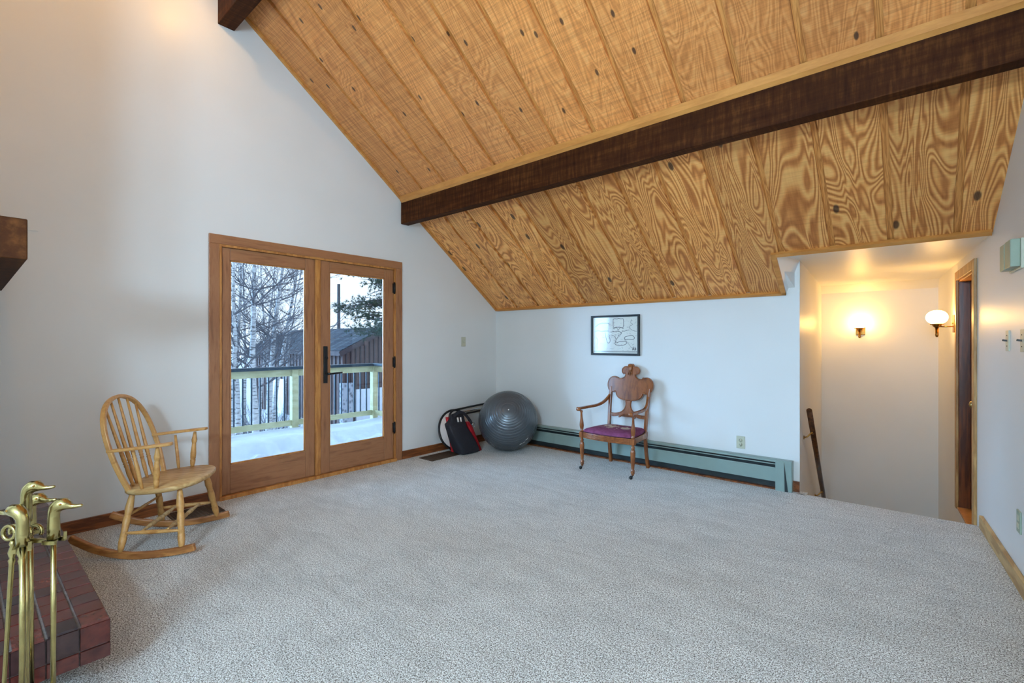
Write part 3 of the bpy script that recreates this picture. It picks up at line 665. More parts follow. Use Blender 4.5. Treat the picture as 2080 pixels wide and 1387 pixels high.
MB((.86, -4.62, 1.59)).box(.02, 1.714, -4.80, -4.485, 1.59, 1.7435).build('timber', 'beam', e, bevel=.004)
struct(MB().box(.0, 1.66, -5.3, -4.80, 0, 4.9).build('wall_fireplace', 'paint'))
e = thing('white_triangle', (.004, -4.33, 1.98), 'tiny white pointed tip on the wall past the mantel', 'paper')
MB((.004, -4.33, 1.98)).prism([(-4.325, 1.985), (-4.43, 2.035), (-4.43, 1.985)], 0, .001, .005).build('sheet', 'white', e)  # thin white triangle set flat against the wall

# ------------------------------------------------------------------ fireplace tools with duck heads
def campt(px, py, t):
    u = (px-1040)/FPX; v = -(py-693.5)/FPX
    f = Vector((-math.sin(YAW), math.cos(YAW), 0)); r = Vector((math.cos(YAW), math.sin(YAW), 0))
    return CAMP+(f+r*u+Vector((0, 0, v)))*t
def duck(par, base, yaw, org, s=1., neck=.075):
    """duck head on a round neck, base = lowest point of the neck, yaw = beak direction"""
    b0 = Vector(base); d = Vector((math.cos(yaw), math.sin(yaw), 0)); u = Vector((0, 0, 1))
    P = [(0, 0), (0, neck*.5), (0, neck), (.001, neck+.014), (.007, neck+.028), (.018, neck+.037), (.031, neck+.038), (.043, neck+.033), (.05, neck+.030), (.066, neck+.030), (.080, neck+.032), (.084, neck+.033)]
    r = [.0165, .0160, .0150, .0155, .0185, .0205, .0190, .0125, .0078, .0062, .0048, .0018]
    fl = [1, 1, 1, 1, 1, 1, 1, 1, .8, .6, .5, .5]
    o = MB(org).tube([b0+d*(x*s)+u*(z*s) for x, z in P], [q*s for q in r], 16).build('duck_head', 'brass', par)
    sd = d.cross(u)
    for sg in (-1, 1):
        MB(org).ball(b0+d*.031*s+u*(neck+.042)*s+sd*sg*.0165*s, .0042*s, 8).build('eye', 'oldbrass', o)
    return o
T0 = 1.50
cb = campt(53, 1000, T0); TX, TY = cb.x, cb.y
stand = thing('fire_tool_stand', (TX, TY, 0), 'brass tool stand topped by the tallest duck head', 'tool stand'); ot = (TX, TY, 0)
MB(ot).lathe([(.0, .0), (.085, .0), (.085, .008), (.07, .016), (.03, .022), (.016, .035), (.0, .035)], (TX, TY, 0), (0, 0, 1), 32).build('base', 'brass', stand)
MB(ot).tube([(TX, TY, .03), (TX, TY, .725)], .009, 14).build('pole', 'brass', stand)
rdir = Vector((math.cos(YAW), math.sin(YAW), 0)); fdir = Vector((-math.sin(YAW), math.cos(YAW), 0))
duck(stand, (TX, TY, .718), math.atan2(rdir.y, rdir.x)+.25, ot, .92, .075)
ZB = .652
tools = [  # name, label, offset right, offset deep, top z of the bracket, beak yaw offset, leaning
    ('fireplace_poker', 'brass duck-headed fire tool nearest the tiles, right side of the stand', campt(109, 1100, 1.50), .0, .02),
    ('fireplace_shovel', 'brass duck-headed fire tool with its beak pointing left', campt(46, 1100, 1.445), math.pi-.15, .03),
    ('fireplace_brush', 'brass duck-headed fire tool between the other two, partly hidden', campt(62, 1100, 1.57), .0, -.03)]
arm = MB(ot)
for nm, lb, p, yo, ln in tools:
    p = Vector((p.x, p.y, 0))
    arm.bar((TX, TY, ZB), (p.x, p.y, ZB), .010, .012)
    k = (p-Vector((TX, TY, 0))).normalized(); sd = Vector((-k.y, k.x, 0))
    for sg in (-1, 1): arm.bar(p+sd*sg*.017-k*.014+Vector((0, 0, ZB)), p+sd*sg*.017+k*.022+Vector((0, 0, ZB)), .009, .012)
    arm.bar(p-sd*.02-k*.014+Vector((0, 0, ZB)), p+sd*.02-k*.014+Vector((0, 0, ZB)), .009, .012)
    arm.bar(p+sd*.017+k*.02+Vector((0, 0, ZB+.0)), p+sd*.017+k*.02+Vector((0, 0, ZB+.022)), .008, .009, (1, 0, 0))
for sg in (-1, 1): arm.tube([Vector((TX, TY, ZB+.02))-fdir*.0+rdir*(.032*sg)+rdir*(.018*math.cos(a_)*sg)+Vector((0, 0, .018*math.sin(a_)+.01)) for a_ in [x*math.pi/8-.6 for x in range(13)]], .006, 8)
arm.build('tool_bracket', 'brass', stand)
for i, (nm, lb, p, yo, ln) in enumerate(tools):
    p = Vector((p.x, p.y, 0)); o_ = (p.x, p.y, .03)
    e = thing(nm, o_, lb, 'fire tool')
    duck(e, (p.x, p.y, ZB+.008), math.atan2(rdir.y, rdir.x)+yo+.12, o_, 1.0 if i != 2 else .95, .068)
    MB(o_).tube([(p.x, p.y, ZB+.01), (p.x-rdir.x*ln*.1, p.y-rdir.y*ln*.1, .14)], .0072, 12).build('shaft', 'brass', e)
    q = Vector((p.x-rdir.x*ln*.1, p.y-rdir.y*ln*.1, 0))
    if i == 0:
        MB(o_).tube(smooth_path([q+Vector((0, 0, .14)), q+Vector((0, 0, .06)), q+Vector((.0, .012, .04)), q+Vector((0, .03, .05))], 3), .006, 8).build('tip', 'brass', e)
    elif i == 1:
        MB(o_).hexa([q+Vector((-.045, -.006, .035)), q+Vector((.045, -.006, .035)), q+Vector((.045, .0, .035)), q+Vector((-.045, .0, .035))], [q+Vector((-.035, -.006, .15)), q+Vector((.035, -.006, .15)), q+Vector((.035, 0, .15)), q+Vector((-.035, 0, .15))]).build('blade', 'brass', e, bevel=.002)
    else:
        MB(o_).lathe([(.0, .035), (.035, .035), (.03, .1), (.016, .14), (.0, .14)], (q.x, q.y, 0), (0, 0, 1), 16).build('bristles', 'black', e)
pt = Vector((TX, TY, 0))-fdir*.028; o_ = (pt.x, pt.y, .04)
e = thing('fireplace_tongs', o_, 'long brass fire tongs with two ring handles on the stand', 'fire tongs')
for sg in (-1, 1):
    a0 = pt+rdir*(.012*sg)+Vector((0, 0, .665)); a1 = pt+rdir*(.040*sg)-fdir*.01+Vector((0, 0, .05))
    MB(o_).turned(a0, a1, [(0, .006), (.02, .009), (.03, .006), (.06, .011), (.09, .006), (.1, .009), (.12, .0065), (.99, .0055), (1, .002)], 12).build('arm', 'brass', e)
    cc = a0+rdir*(.012*sg)+Vector((0, 0, .022))
    MB(o_).tube([cc+rdir*(.019*math.cos(a_))+Vector((0, 0, .021*math.sin(a_))) for a_ in [x*2*math.pi/18 for x in range(19)]], .0058, 8, cap=False).build('ring_handle', 'brass', e)

# ------------------------------------------------------------------ rocking chair (local +x = forward)
rk = thing('rocking_chair', (.5887, -3.807, 0), 'light wooden spindle-back rocking chair left of the glass doors', 'rocking chair', rz=R(53.4))
out = [(-.145, 0), (-.143, .07), (-.135, .13), (-.115, .185), (-.08, .225), (-.02, .255), (.06, .272), (.13, .270), (.19, .245), (.24, .19), (.27, .11), (.282, .0)]
ol = out+[(x, -y) for x, y in out[-2:0:-1]]
ol = [(p.x, p.y) for p in smooth_path([(x, y, 0) for x, y in ol], 4, True)]
def sz(x): return .398+.06*(x+.14)
n = len(ol); vs = []; 
for ins, dz in ((.010, -.032), (.0, -.022), (.0, -.006), (.006, 0)):
    for x, y in ol:
        L_ = math.hypot(x-.07, y); k = 1-ins/L_; vs.append((.07+(x-.07)*k, y*k, sz(x)+dz))
vs.append((.07, 0, sz(.07)-.010)); vs.append((.07, 0, sz(.07)-.032))
fs = [(l*n+i, l*n+(i+1) % n, (l+1)*n+(i+1) % n, (l+1)*n+i) for l in range(3) for i in range(n)]
fs += [(3*n+i, 3*n+(i+1) % n, 4*n) for i in range(n)]+[(i, 4*n+1, (i+1) % n) for i in range(n)]
MB().add(vs, fs, True).build('seat', 'rockerseat', rk)
LEGP = [(0, .012), (.08, .0145), (.2, .019), (.3, .0215), (.37, .017), (.4, .0175), (.41, .015), (.42, .0175), (.5, .020), (.58, .0185), (.66, .0165), (.74, .019), (.755, .016), (.77, .019), (.85, .0195), (.93, .016), (1, .0115)]
bowx = lambda z: -.079-(z-.392)*.164/.539
bow = [(.385, .208), (.45, .228), (.53, .246), (.60, .254), (.68, .254), (.75, .243), (.81, .220), (.86, .185), (.90, .135), (.925, .07), (.934, 0)]
bp = smooth_path([(bowx(z), w, z) for z, w in bow]+[(bowx(z), -w, z) for z, w in bow[-2::-1]], 4)
MB().sweep(bp, .022, .026, (1, 0, .3)).build('back_bow', 'rocker', rk, bevel=.005)
def bow_at(w):
    return min(bp, key=lambda p: abs(p.y-w)+(0 if p.z > .75 else 9))
for w in (-.165, -.085, 0., .085, .165):
    tp = bow_at(w); bt_ = Vector((-.118+abs(w)*.10, w*.72, sz(-.11)-.004))
    MB().turned(bt_, tp, [(0, .008), (.05, .009), (.16, .0125), (.24, .010), (.26, .0125), (.275, .009), (.29, .0125), (.305, .009), (.32, .0115), (.45, .0105), (.8, .0075), (1, .0065)], 10).build('spindle', 'rocker', rk)
for sg in (-1, 1):
    MB().turned((-.094, sg*.14, .372), (-.106, sg*.249, .045), LEGP).build('leg', 'rocker', rk)
    MB().turned((.178, sg*.187, .39), (.224, sg*.274, .045), LEGP).build('leg', 'rocker', rk)
    rp_ = smooth_path([(-.385, sg*.197, .132), (-.33, sg*.207, .103), (-.25, sg*.222, .067), (-.16, sg*.237, .041), (-.06, sg*.250, .024), (.03, sg*.257, .021), (.12, sg*.265, .026), (.21, sg*.274, .037), (.298, sg*.283, .054)], 4)
    MB().sweep(rp_, .026, .042).build('runner', 'rockerrun', rk, bevel=.006)
    MB().turned((-.101, sg*.221, .146), (.207, sg*.256, .150), [(0, .007), (.15, .0095), (.5, .0135), (.85, .0095), (1, .007)], 10).build('side_stretcher', 'rocker', rk)
    MB().turned((.0, sg*.234, sz(0)-.004), (-.033, sg*.262, .632), [(0, .008), (.2, .0105), (.6, .010), (1, .0075)], 10).build('arm_spindle', 'rocker', rk)
    MB().turned((.078, sg*.247, sz(.08)-.004), (.09, sg*.258, .650), [(0, .010), (.1, .0145), (.2, .0165), (.23, .0135), (.25, .0165), (.4, .0175), (.6, .0135), (.66, .0135), (.68, .011), (.70, .0145), (.78, .0165), (.88, .0125), (1, .009)], 14).build('arm_post', 'rocker', rk)
    apt = smooth_path([(-.168, sg*.252, .640), (-.08, sg*.262, .648), (.02, sg*.264, .657), (.10, sg*.260, .665), (.145, sg*.256, .669), (.168, sg*.254, .671)], 3)
    MB().sweep(apt, [.030+.022*min(1, i/12) if i < len(apt)-3 else [.048, .038, .02][i-len(apt)+3] for i in range(len(apt))], .017).build('armrest', 'rocker', rk, bevel=.004)
CP = [(0, .0065), (.12, .008), (.3, .0145), (.42, .011), (.44, .009), (.455, .0145), (.47, .011), (.5, .0165), (.53, .011), (.545, .0145), (.56, .009), (.58, .011), (.7, .0145), (.88, .008), (1, .0065)]
MB().turned((-.01, -.232, .148), (-.01, .232, .148), CP, 12).build('cross_stretcher', 'rockerseat', rk)
MB().turned((.125, -.247, .149), (.125, .247, .149), CP, 12).build('cross_stretcher', 'rockerseat', rk)
MB().turned((-.099, -.185, .235), (-.099, .185, .235), [(0, .006), (.5, .0095), (1, .006)], 10).build('rear_stretcher', 'rocker', rk)

# ------------------------------------------------------------------ carved armchair (local -y = front)
ch = thing('carved_armchair', (1.977, -.345, 0), 'antique carved wooden armchair with a plum tapestry seat', 'chair')
xf, yf, xr, yr = .278, -.232, .210, .232
FL = [(0, .008), (.02, .013), (.06, .0125), (.075, .019), (.1, .020), (.125, .014), (.14, .021), (.16, .021), (.19, .014), (.3, .016), (.55, .0215), (.72, .024), (.80, .021), (.86, .014), (.885, .019), (.91, .019), (.93, .014), (1, .014)]
AP = [(0, .015), (.04, .02), (.07, .02), (.1, .014), (.2, .019), (.3, .0215), (.42, .020), (.65, .0125), (.88, .010), (.92, .0145), (.96, .0145), (1, .011)]
for sg in (-1, 1):
    lg = MB().turned((sg*(xf-.004), yf, .034), (sg*xf, yf, .322), FL).build('front_leg', 'chair', ch)
    MB().lathe([(.0, -.011), (.010, -.010), (.0155, -.005), (.0155, .005), (.010, .010), (.0, .011)], (sg*(xf-.004)-.012, yf-.012, .0158), (.7, -.7, 0), 16).bar((sg*(xf-.004)-.006, yf-.006, .020), (sg*(xf-.004), yf, .042), .012, .010).build('caster', 'black', lg)
    MB().box(sg*xf-.021, sg*xf+.021, yf-.021, yf+.021, .318, .376).build('leg_block', 'chair', ch, bevel=.004)
    MB().turned((sg*xf, yf, .374), (sg*(xf+.004), yf-.004, .592), AP).build('arm_post', 'chair', ch)
    pb = smooth_path([(sg*xr, yr+.006, .0), (sg*(xr-.004), yr-.028, .16), (sg*(xr-.006), yr-.045, .32), (sg*(xr-.004), yr-.035, .46), (sg*(xr+.002), yr-.012, .62), (sg*(xr+.004), yr+.02, .80)], 4)
    MB().sweep(pb, .028, .036, (0, 1, 0)).build('back_post', 'chair', ch, bevel=.004)
    ar = smooth_path([(sg*(xr+.004), yr-.002, .715), (sg*(xr+.018), yr-.05, .672), (sg*(xr+.036), yr-.11, .636), (sg*(xr+.056), yr-.20, .616), (sg*(xf+.004), yf+.10, .612), (sg*(xf+.006), yf, .612), (sg*(xf+.006), yf-.045, .612)], 4)
    k_ = len(ar)
    MB().sweep(ar, [.022+.016*(i/k_) for i in range(k_)], [.030-.006*(i/k_) for i in range(k_)]).build('armrest', 'chair', ch, bevel=.006)
    MB().lathe([(.0, -.022), (.016, -.021), (.020, -.014), (.020, .014), (.016, .021), (.0, .022)], (sg*(xf+.006), yf-.05, .607), (1, 0, 0), 18).build('arm_scroll', 'chair', ch)
    MB().sweep(smooth_path([(sg*(xf-.006), yf+.02, .347), (sg*(xf-.02), yf+.15, .347), (sg*(xr+.01), yr-.05, .347)], 4), .026, .056).build('side_rail', 'chair', ch, bevel=.004)
MB().sweep(smooth_path([(-xf+.018, yf, .347), (-.15, yf-.026, .347), (0, yf-.036, .347), (.15, yf-.026, .347), (xf-.018, yf, .347)], 5), .028, .056).build('front_rail', 'chair', ch, bevel=.004)
for dz in (.362, .352, .342, .333):
    MB().tube(smooth_path([(-xf+.018, yf-.013, dz), (-.15, yf-.039, dz), (0, yf-.049, dz), (.15, yf-.039, dz), (xf-.018, yf-.013, dz)], 5), .0032, 6).build('reeding', 'chair', ch)
MB().sweep([(-xr+.01, yr-.045, .347), (xr-.01, yr-.045, .347)], .024, .05).build('rear_rail', 'chair', ch, bevel=.003)
# seat pad
po = [(-.262, yf+.035), (-.25, yf-.01), (-.15, yf-.028), (0, yf-.036), (.15, yf-.028), (.25, yf-.01), (.262, yf+.035), (.25, 0), (.212, yr-.09), (.19, yr-.055), (0, yr-.05), (-.19, yr-.055), (-.212, yr-.09), (-.25, 0)]
po = [(p.x, p.y) for p in smooth_path([(a, c_, 0) for a, c_ in po], 4, True)]; n = len(po); vs = []
for k_, z in ((1, .372), (1.0, .384), (.965, .402), (.88, .414), (.7, .423), (.4, .429)):
    for a, c_ in po: vs.append((a*k_, (c_+.03)*k_-.03, z))
vs.append((0, -.03, .431)); L_ = 6
fs = [(l*n+i, l*n+(i+1) % n, (l+1)*n+(i+1) % n, (l+1)*n+i) for l in range(L_-1) for i in range(n)]+[((L_-1)*n+i, (L_-1)*n+(i+1) % n, L_*n) for i in range(n)]+[tuple(range(n))[::-1]]
pad = MB().add(vs, fs, True).build('seat_pad', 'plum', ch)
nb = MB()
for i in range(0, n):
    a, c_ = po[i]; a2, c2 = po[(i+1) % n]
    for q in (0, .33, .66): nb.ball((a+(a2-a)*q, c_+(c2-c_)*q, .379), .0042, 6)
nb.build('stud_row', 'nail', pad)
# back panel
half = [(0, 1.047), (.022, 1.045), (.034, 1.033), (.033, 1.019), (.05, 1.021), (.076, 1.015), (.096, .995), (.101, .970), (.093, .948), (.076, .938), (.061, .940), (.057, .928), (.068, .910), (.093, .897), (.122, .893), (.140, .902), (.156, .908), (.185, .912), (.216, .904), (.241, .882), (.255, .850), (.257, .815), (.248, .782), (.230, .756), (.205, .743), (.180, .741), (.166, .751), (.155, .745), (.148, .720), (.128, .694), (.100, .677), (.060, .667), (0, .663)]
hs_ = half+[(-x, z) for x, z in half[-2:0:-1]]
ou = [(p.x, p.y) for p in smooth_path([(x, z, 0) for x, z in hs_], 3, True)]
def yb_(z): return yr-.012+(z-.62)*.16
def carved(name, outl, zc__, th=.020, mat='chair', par=ch, lift=0.):
    n = len(outl); vs = []; cx_ = 0
    def nrm(i):
        a, c_ = outl[(i-1) % n], outl[(i+1) % n]; d = Vector((c_[0]-a[0], c_[1]-a[1])); d.normalize(); return Vector((d.y, -d.x))
    ar_ = sum(outl[i][0]*outl[(i+1) % n][1]-outl[(i+1) % n][0]*outl[i][1] for i in range(n)); s_ = -1 if ar_ > 0 else 1
    for ins, dy in ((0, th/2), (0, -th/2+.004), (.004, -th/2-.002), (.009, -th/2-.002), (.012, -th/2+.003)):
        for i, (x, z) in enumerate(outl):
            q = nrm(i)*s_*ins; X, Z = x+q.x, z+q.y; vs.append((X, yb_(Z)+dy-lift, Z))
    fs = [(l*n+i, l*n+(i+1) % n, (l+1)*n+(i+1) % n, (l+1)*n+i) for l in range(4) for i in range(n)]
    fs += [tuple(range(n))[::-1], tuple(4*n+i for i in range(n))]
    return MB().add(vs, fs, False).build(name, mat, par)
pn = carved('back_panel', ou, .85, .022)
sh = [(0, .665), (.03, .672), (.029, .625), (.040, .585), (.066, .556), (.10, .540), (.15, .530), (.208, .528), (.208, .498), (.15, .494), (.112, .500), (.096, .506), (.090, .494), (.078, .490), (.070, .502), (.05, .516), (.02, .519), (0, .519)]
so = sh[1:-1]+[(0, .519)]+[(-x, z) for x, z in sh[-2:0:-1]]
carved('splat', [(p.x, p.y) for p in smooth_path([(x, z, 0) for x, z in so], 3, True)], .6, .018, lift=.002)
# carved crest leaf and scrolls
cr = MB()
for k_ in range(5):
    a_ = (k_-2)*.42; cr.tube([(0, yb_(.955)-.014, .955), (math.sin(a_)*.012, yb_(.985)-.019, .985), (math.sin(a_)*.022, yb_(1.02)-.017, 1.012+.022*math.cos(a_)), (math.sin(a_)*.026, yb_(1.03)-.012, 1.018+.022*math.cos(a_))], [.003, .006, .0075, .003], 8)
for k_ in (-1, 0, 1):
    cr.tube([(k_*.008, yb_(.985)-.016, .985), (k_*.016, yb_(.955)-.017, .955), (k_*.02, yb_(.93)-.013, .928-.008*(k_ == 0))], [.006, .006, .001], 8)
cr.build('crest_carving', 'chair', pn)
for sg in (-1, 1):
    for (cx_, cz_, r0, st_) in ((.150, .899, .012, 0), (.165, .752, .013, 2.6), (.070, .940, .009, 1.5), (.088, .497, .010, 3.)):
        pth = []
        for k_ in range(14):
            a_ = st_+k_*.5; r_ = r0*(1-k_/16); X = sg*(cx_+r_*math.cos(a_)); Z = cz_+r_*math.sin(a_); pth.append((X, yb_(Z)-.013, Z))
        MB().tube(pth, .0028, 6).build('scroll_carving', 'chair', pn)


# ------------------------------------------------------------------ exercise ball
BR = .349; bc = Vector((.60, -.445, BR))
ball = thing('exercise_ball', (bc.x, bc.y, 0), 'large ribbed grey exercise ball in the room corner', 'ball')
ax = Vector((.80, -.60, .42)).normalized()
# axis points from the ball centre to the valve seen in the photo
vd = campt(1033, 832, 1.)-CAMP; vd.normalize(); oc = CAMP-bc; bq = oc.dot(vd); dsc = bq*bq-(oc.dot(oc)-BR*BR); tt = -bq-math.sqrt(max(dsc, 0)); ax = (CAMP+vd*tt-bc).normalized()
prof = []; N = 260
for i in range(N+1):
    th = math.pi*i/N; r_ = BR
    if .16 < th < 2.98:
        ph = (th*34/math.pi) % 1.; r_ = BR-.0034*max(0., 1-abs(ph-.5)/.17)
    prof.append((r_*math.sin(th)+1e-5, r_*math.cos(th)))
MB((bc.x, bc.y, 0)).lathe(prof[::-1], bc, ax, 64, cap=False).build('shell', 'ball', ball)
MB((bc.x, bc.y, 0)).lathe([(.0, BR-.006), (.007, BR-.006), (.008, BR+.001), (.005, BR+.003), (.0, BR+.003)], bc, ax, 14).build('valve_plug', 'white', ball)
lm = MB((bc.x, bc.y, 0))
for i in range(13):                      # white printed band, too small to read
    px = 1056+i*1.35; py = 902.5-i*.72-(.05*i*i if i > 8 else 0)*.6
    vd = (campt(px, py, 1.)-CAMP).normalized(); bq = oc.dot(vd); ds = bq*bq-(oc.dot(oc)-BR*BR)
    if ds <= 0: continue
    p = CAMP+vd*(-bq-math.sqrt(ds)); nn_ = (p-bc).normalized(); q_ = Vector((0, 0, 1)).rotation_difference(nn_)
    if i in (4, 8): continue
    sx_, sy_ = .0028, (.009 if i % 3 else .006)
    lm.add([p+nn_*.0012+q_ @ Vector((x, y, 0)) for x, y in ((-sx_, -sy_), (sx_, -sy_), (sx_, sy_), (-sx_, sy_))], [(0, 1, 2, 3)])
lm.build('printed_mark', 'white', ball)

# ------------------------------------------------------------------ exercise gear beside the ball
e = thing('rimmed_disc', (.13, -.85, 0), 'round pale disc with a black rim leaning on the left wall', 'disc')
dcen = Vector((.125, -.845, .243)); dn = Vector((.97, -.1, .24)).normalized(); od = (.13, -.85, 0)
MB(od).lathe([(.0, -.003), (.222, -.003), (.222, .003), (.0, .003)], dcen, dn, 48).build('panel', 'disc', e)
qd = Vector((0, 0, 1)).rotation_difference(dn)
MB(od).tube([dcen+qd @ Vector((.23*math.cos(a_), .23*math.sin(a_), 0)) for a_ in [x*2*math.pi/48 for x in range(49)]], .0125, 10, cap=False).build('rim', 'ringblk', e)
e = thing('folded_frame', (.09, -.45, 0), 'black tubular folded exercise frame behind the grey ball', 'exercise frame'); of = (.09, -.45, 0)
MB(of).tube(smooth_path([(.16, -.95, .02), (.11, -.93, .30), (.085, -.88, .448), (.075, -.70, .470), (.07, -.40, .484), (.07, -.16, .49), (.09, -.12, .45), (.15, -.10, .02)], 4), .012, 10).build('outer_tube', 'ringblk', e)
MB(of).tube([(.095, -.84, .425), (.09, -.14, .455)], .009, 10).build('chrome_tube', 'chrome', e)
MB(of).tube([(.10, -.86, .400), (.10, -.13, .428)], .012, 10).build('lower_tube', 'ringblk', e)
# bag leaning to the left, red mat behind it
e = thing('gym_bag', (.32, -.88, 0), 'slumped black cloth bag leaning against the pale disc', 'bag'); og = (.32, -.88, 0)
sec = []
for z, yc, xc_, hw, hd in ((.0, -.845, .325, .135, .085), (.02, -.85, .325, .150, .095), (.10, -.885, .32, .150, .092), (.19, -.925, .305, .150, .080), (.28, -.960, .285, .148, .062), (.335, -.978, .272, .145, .052), (.36, -.958, .262, .118, .044), (.43, -.945, .248, .095, .030), (.462, -.935, .24, .075, .014)):
    row = []
    for k_ in range(20):
        a_ = 2*math.pi*k_/20; cx_, sy_ = math.cos(a_), math.sin(a_)
        sq = lambda v: math.copysign(abs(v)**.42, v)
        wob_ = .009*math.sin(5*a_+z*40)+.006*math.sin(3*a_-z*31)
        row.append((xc_+sq(sy_)*(hd+wob_), yc+sq(cx_)*(hw+wob_*.5), z+(.03*cx_ if .25 < z < .35 else 0)*-1))
    sec.append(row)
vs = [p for r_ in sec for p in r_]; n = 20; m_ = len(sec)
fs = [(l*n+i, l*n+(i+1) % n, (l+1)*n+(i+1) % n, (l+1)*n+i) for l in range(m_-1) for i in range(n)]+[tuple(range(n))[::-1], tuple((m_-1)*n+i for i in range(n))]
MB(og).add(vs, fs, True).build('bag_body', 'cloth', e, sub=1)
MB(og).sweep(smooth_path([(.30, -1.03, .44), (.31, -.98, .475), (.325, -.91, .465), (.35, -.85, .40), (.375, -.815, .33)], 4), .035, .006, (1, 0, .3)).build('strap', 'cloth', e)
MB(og).tube([Vector((.378, -.80, .315))+Vector((.004*math.sin(a_), .022*math.cos(a_), .034*math.sin(a_))) for a_ in [x*2*math.pi/16-.9 for x in range(12)]], .004, 8).build('carabiner', 'chrome', e)
MB(og).lathe([(.0, .0), (.010, .0), (.010, .05), (.0, .05)], (.325, -.985, .375), (.1, -.3, 1), 12).lathe([(.0, .0), (.009, .0), (.009, .05), (.0, .05)], (.34, -.955, .375), (.1, -.3, 1), 12).build('pale_tubes', 'disc', e)
e = thing('red_mat', (.24, -.80, 0), 'bright red folded mat sticking out behind the black bag', 'mat'); om = (.24, -.80, 0)
MB(om).hexa([(.215, -1.0, .02), (.255, -1.0, .02), (.245, -.655, .02), (.20, -.655, .02)], [(.20, -1.075, .43), (.235, -1.075, .43), (.215, -.80, .36), (.185, -.80, .36)]).build('red_sheet', 'red', e, bevel=.012)
MB(om).hexa([(.262, -.70, .0), (.38, -.70, .0), (.36, -.635, .0), (.26, -.635, .0)], [(.25, -.83, .35), (.30, -.83, .35), (.30, -.765, .345), (.255, -.765, .345)]).build('red_fold', 'red', e, bevel=.01)

# ------------------------------------------------------------------ floor vents
def vent(x0, x1, y0, y1, label, n=13, mesh=False):
    loc = ((x0+x1)/2, (y0+y1)/2, 0); e = thing('floor_vent', loc, label, 'vent')
    MB(loc).box(x0, x1, y0, y1, .0, .002).build('well', 'ventdark', e)
    MB(loc).box(x0, x1, y0, y0+.014, .0, .007).box(x0, x1, y1-.014, y1, .0, .007).box(x0, x0+.014, y0, y1, .0, .007).box(x1-.014, x1, y0, y1, .0, .007).build('frame', 'vent', e, bevel=.002)
    sl_ = None
    for i in range(n):
        x = x0+.018+(x1-x0-.036)*(i+.5)/n
        if sl_ is None: sl_ = MB().box(-.0042, .0042, y0+.014-loc[1], y1-.014-loc[1], .001, .0065).mesh('slat'); sl_.materials.append(M['vent'])
        o = bpy.data.objects.new('slat', sl_); C.objects.link(o); o.parent = e; o.location = (x-loc[0], 0, 0)
    k_ = 12 if mesh else 1
    for i in range(k_):
        y = y0+(y1-y0)*(i+1)/(k_+1); MB(loc).box(x0+.01, x1-.01, y-.0035, y+.0035, .001, .006).build('cross_bar', 'vent', e)
vent(.105, .325, -1.365, -.93, 'brown metal floor vent in front of the black bag', 11)
vent(.05, .30, -3.66, -3.345, 'brown grid floor vent under the front of the rocking chair', 12, True)

# ================================================================== outdoors
GZ = -3.3
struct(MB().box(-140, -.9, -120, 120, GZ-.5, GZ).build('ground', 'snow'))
# deck and its snow
dk = thing('wooden_deck', (-1.4, -2.2, 0), 'raised wooden deck outside the glass doors', 'deck'); ok = (-1.4, -2.2, 0)
MB(ok).box(-2.62, -.17, -6.0, -.12, -.30, -.14).build('deck_frame', 'ptwood', dk)
for i in range(17):
    MB(ok).box(-2.62+.144*i, -2.62+.144*i+.138, -6.0, -.12, -.14, -.11).build('deck_board', 'ptwood', dk)
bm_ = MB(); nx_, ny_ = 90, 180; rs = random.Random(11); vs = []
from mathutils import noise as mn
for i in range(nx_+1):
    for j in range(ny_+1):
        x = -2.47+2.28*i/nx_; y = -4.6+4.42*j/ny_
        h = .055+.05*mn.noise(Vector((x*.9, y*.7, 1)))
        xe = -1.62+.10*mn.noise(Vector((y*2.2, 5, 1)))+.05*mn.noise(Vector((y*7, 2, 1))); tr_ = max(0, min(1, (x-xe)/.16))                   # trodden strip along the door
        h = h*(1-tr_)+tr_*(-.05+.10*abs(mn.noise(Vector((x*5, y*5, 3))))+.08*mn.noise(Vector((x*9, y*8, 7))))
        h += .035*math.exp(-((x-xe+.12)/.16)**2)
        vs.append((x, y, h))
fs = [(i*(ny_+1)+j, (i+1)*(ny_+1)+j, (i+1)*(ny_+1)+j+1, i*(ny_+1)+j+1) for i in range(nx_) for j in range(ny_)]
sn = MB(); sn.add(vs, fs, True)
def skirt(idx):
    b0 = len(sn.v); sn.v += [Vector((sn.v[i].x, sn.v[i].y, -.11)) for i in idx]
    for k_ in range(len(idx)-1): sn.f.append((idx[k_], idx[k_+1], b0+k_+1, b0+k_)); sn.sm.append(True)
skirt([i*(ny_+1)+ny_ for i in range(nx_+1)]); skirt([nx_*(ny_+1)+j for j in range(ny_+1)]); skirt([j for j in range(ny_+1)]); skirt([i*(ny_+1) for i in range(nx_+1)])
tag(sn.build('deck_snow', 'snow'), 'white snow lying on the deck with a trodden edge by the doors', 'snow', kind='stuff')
# railing
rl = thing('deck_railing', (-2.5, -2.2, -.11), 'deck railing of pale timber with dark metal balusters', 'railing'); orl = (-2.5, -2.2, -.11)
def rp2(nm, x0, x1, y0, y1, z0, z1, m, bv=0): return MB(orl).box(x0, x1, y0, y1, z0, z1).build(nm, m, rl, bevel=bv)
RX = -2.5
for y in (-5.5, -4.18, -2.86, -1.54, -.235): rp2('post', RX-.045, RX+.045, y-.045, y+.045, -.11, .885, 'ptwood', .004)
rp2('post', -.28, -.19, -.28, -.19, -.11, .885, 'ptwood', .004)
rp2('top_rail', RX-.02, RX+.019, -6., -.28, .79, .882, 'ptwood'); rp2('bottom_rail', RX-.02, RX+.019, -6., -.28, .088, .165, 'ptwood')
rp2('top_rail', -2.455, -.28, -.255, -.216, .79, .882, 'ptwood'); rp2('bottom_rail', -2.455, -.28, -.255, -.216, .088, .165, 'ptwood')
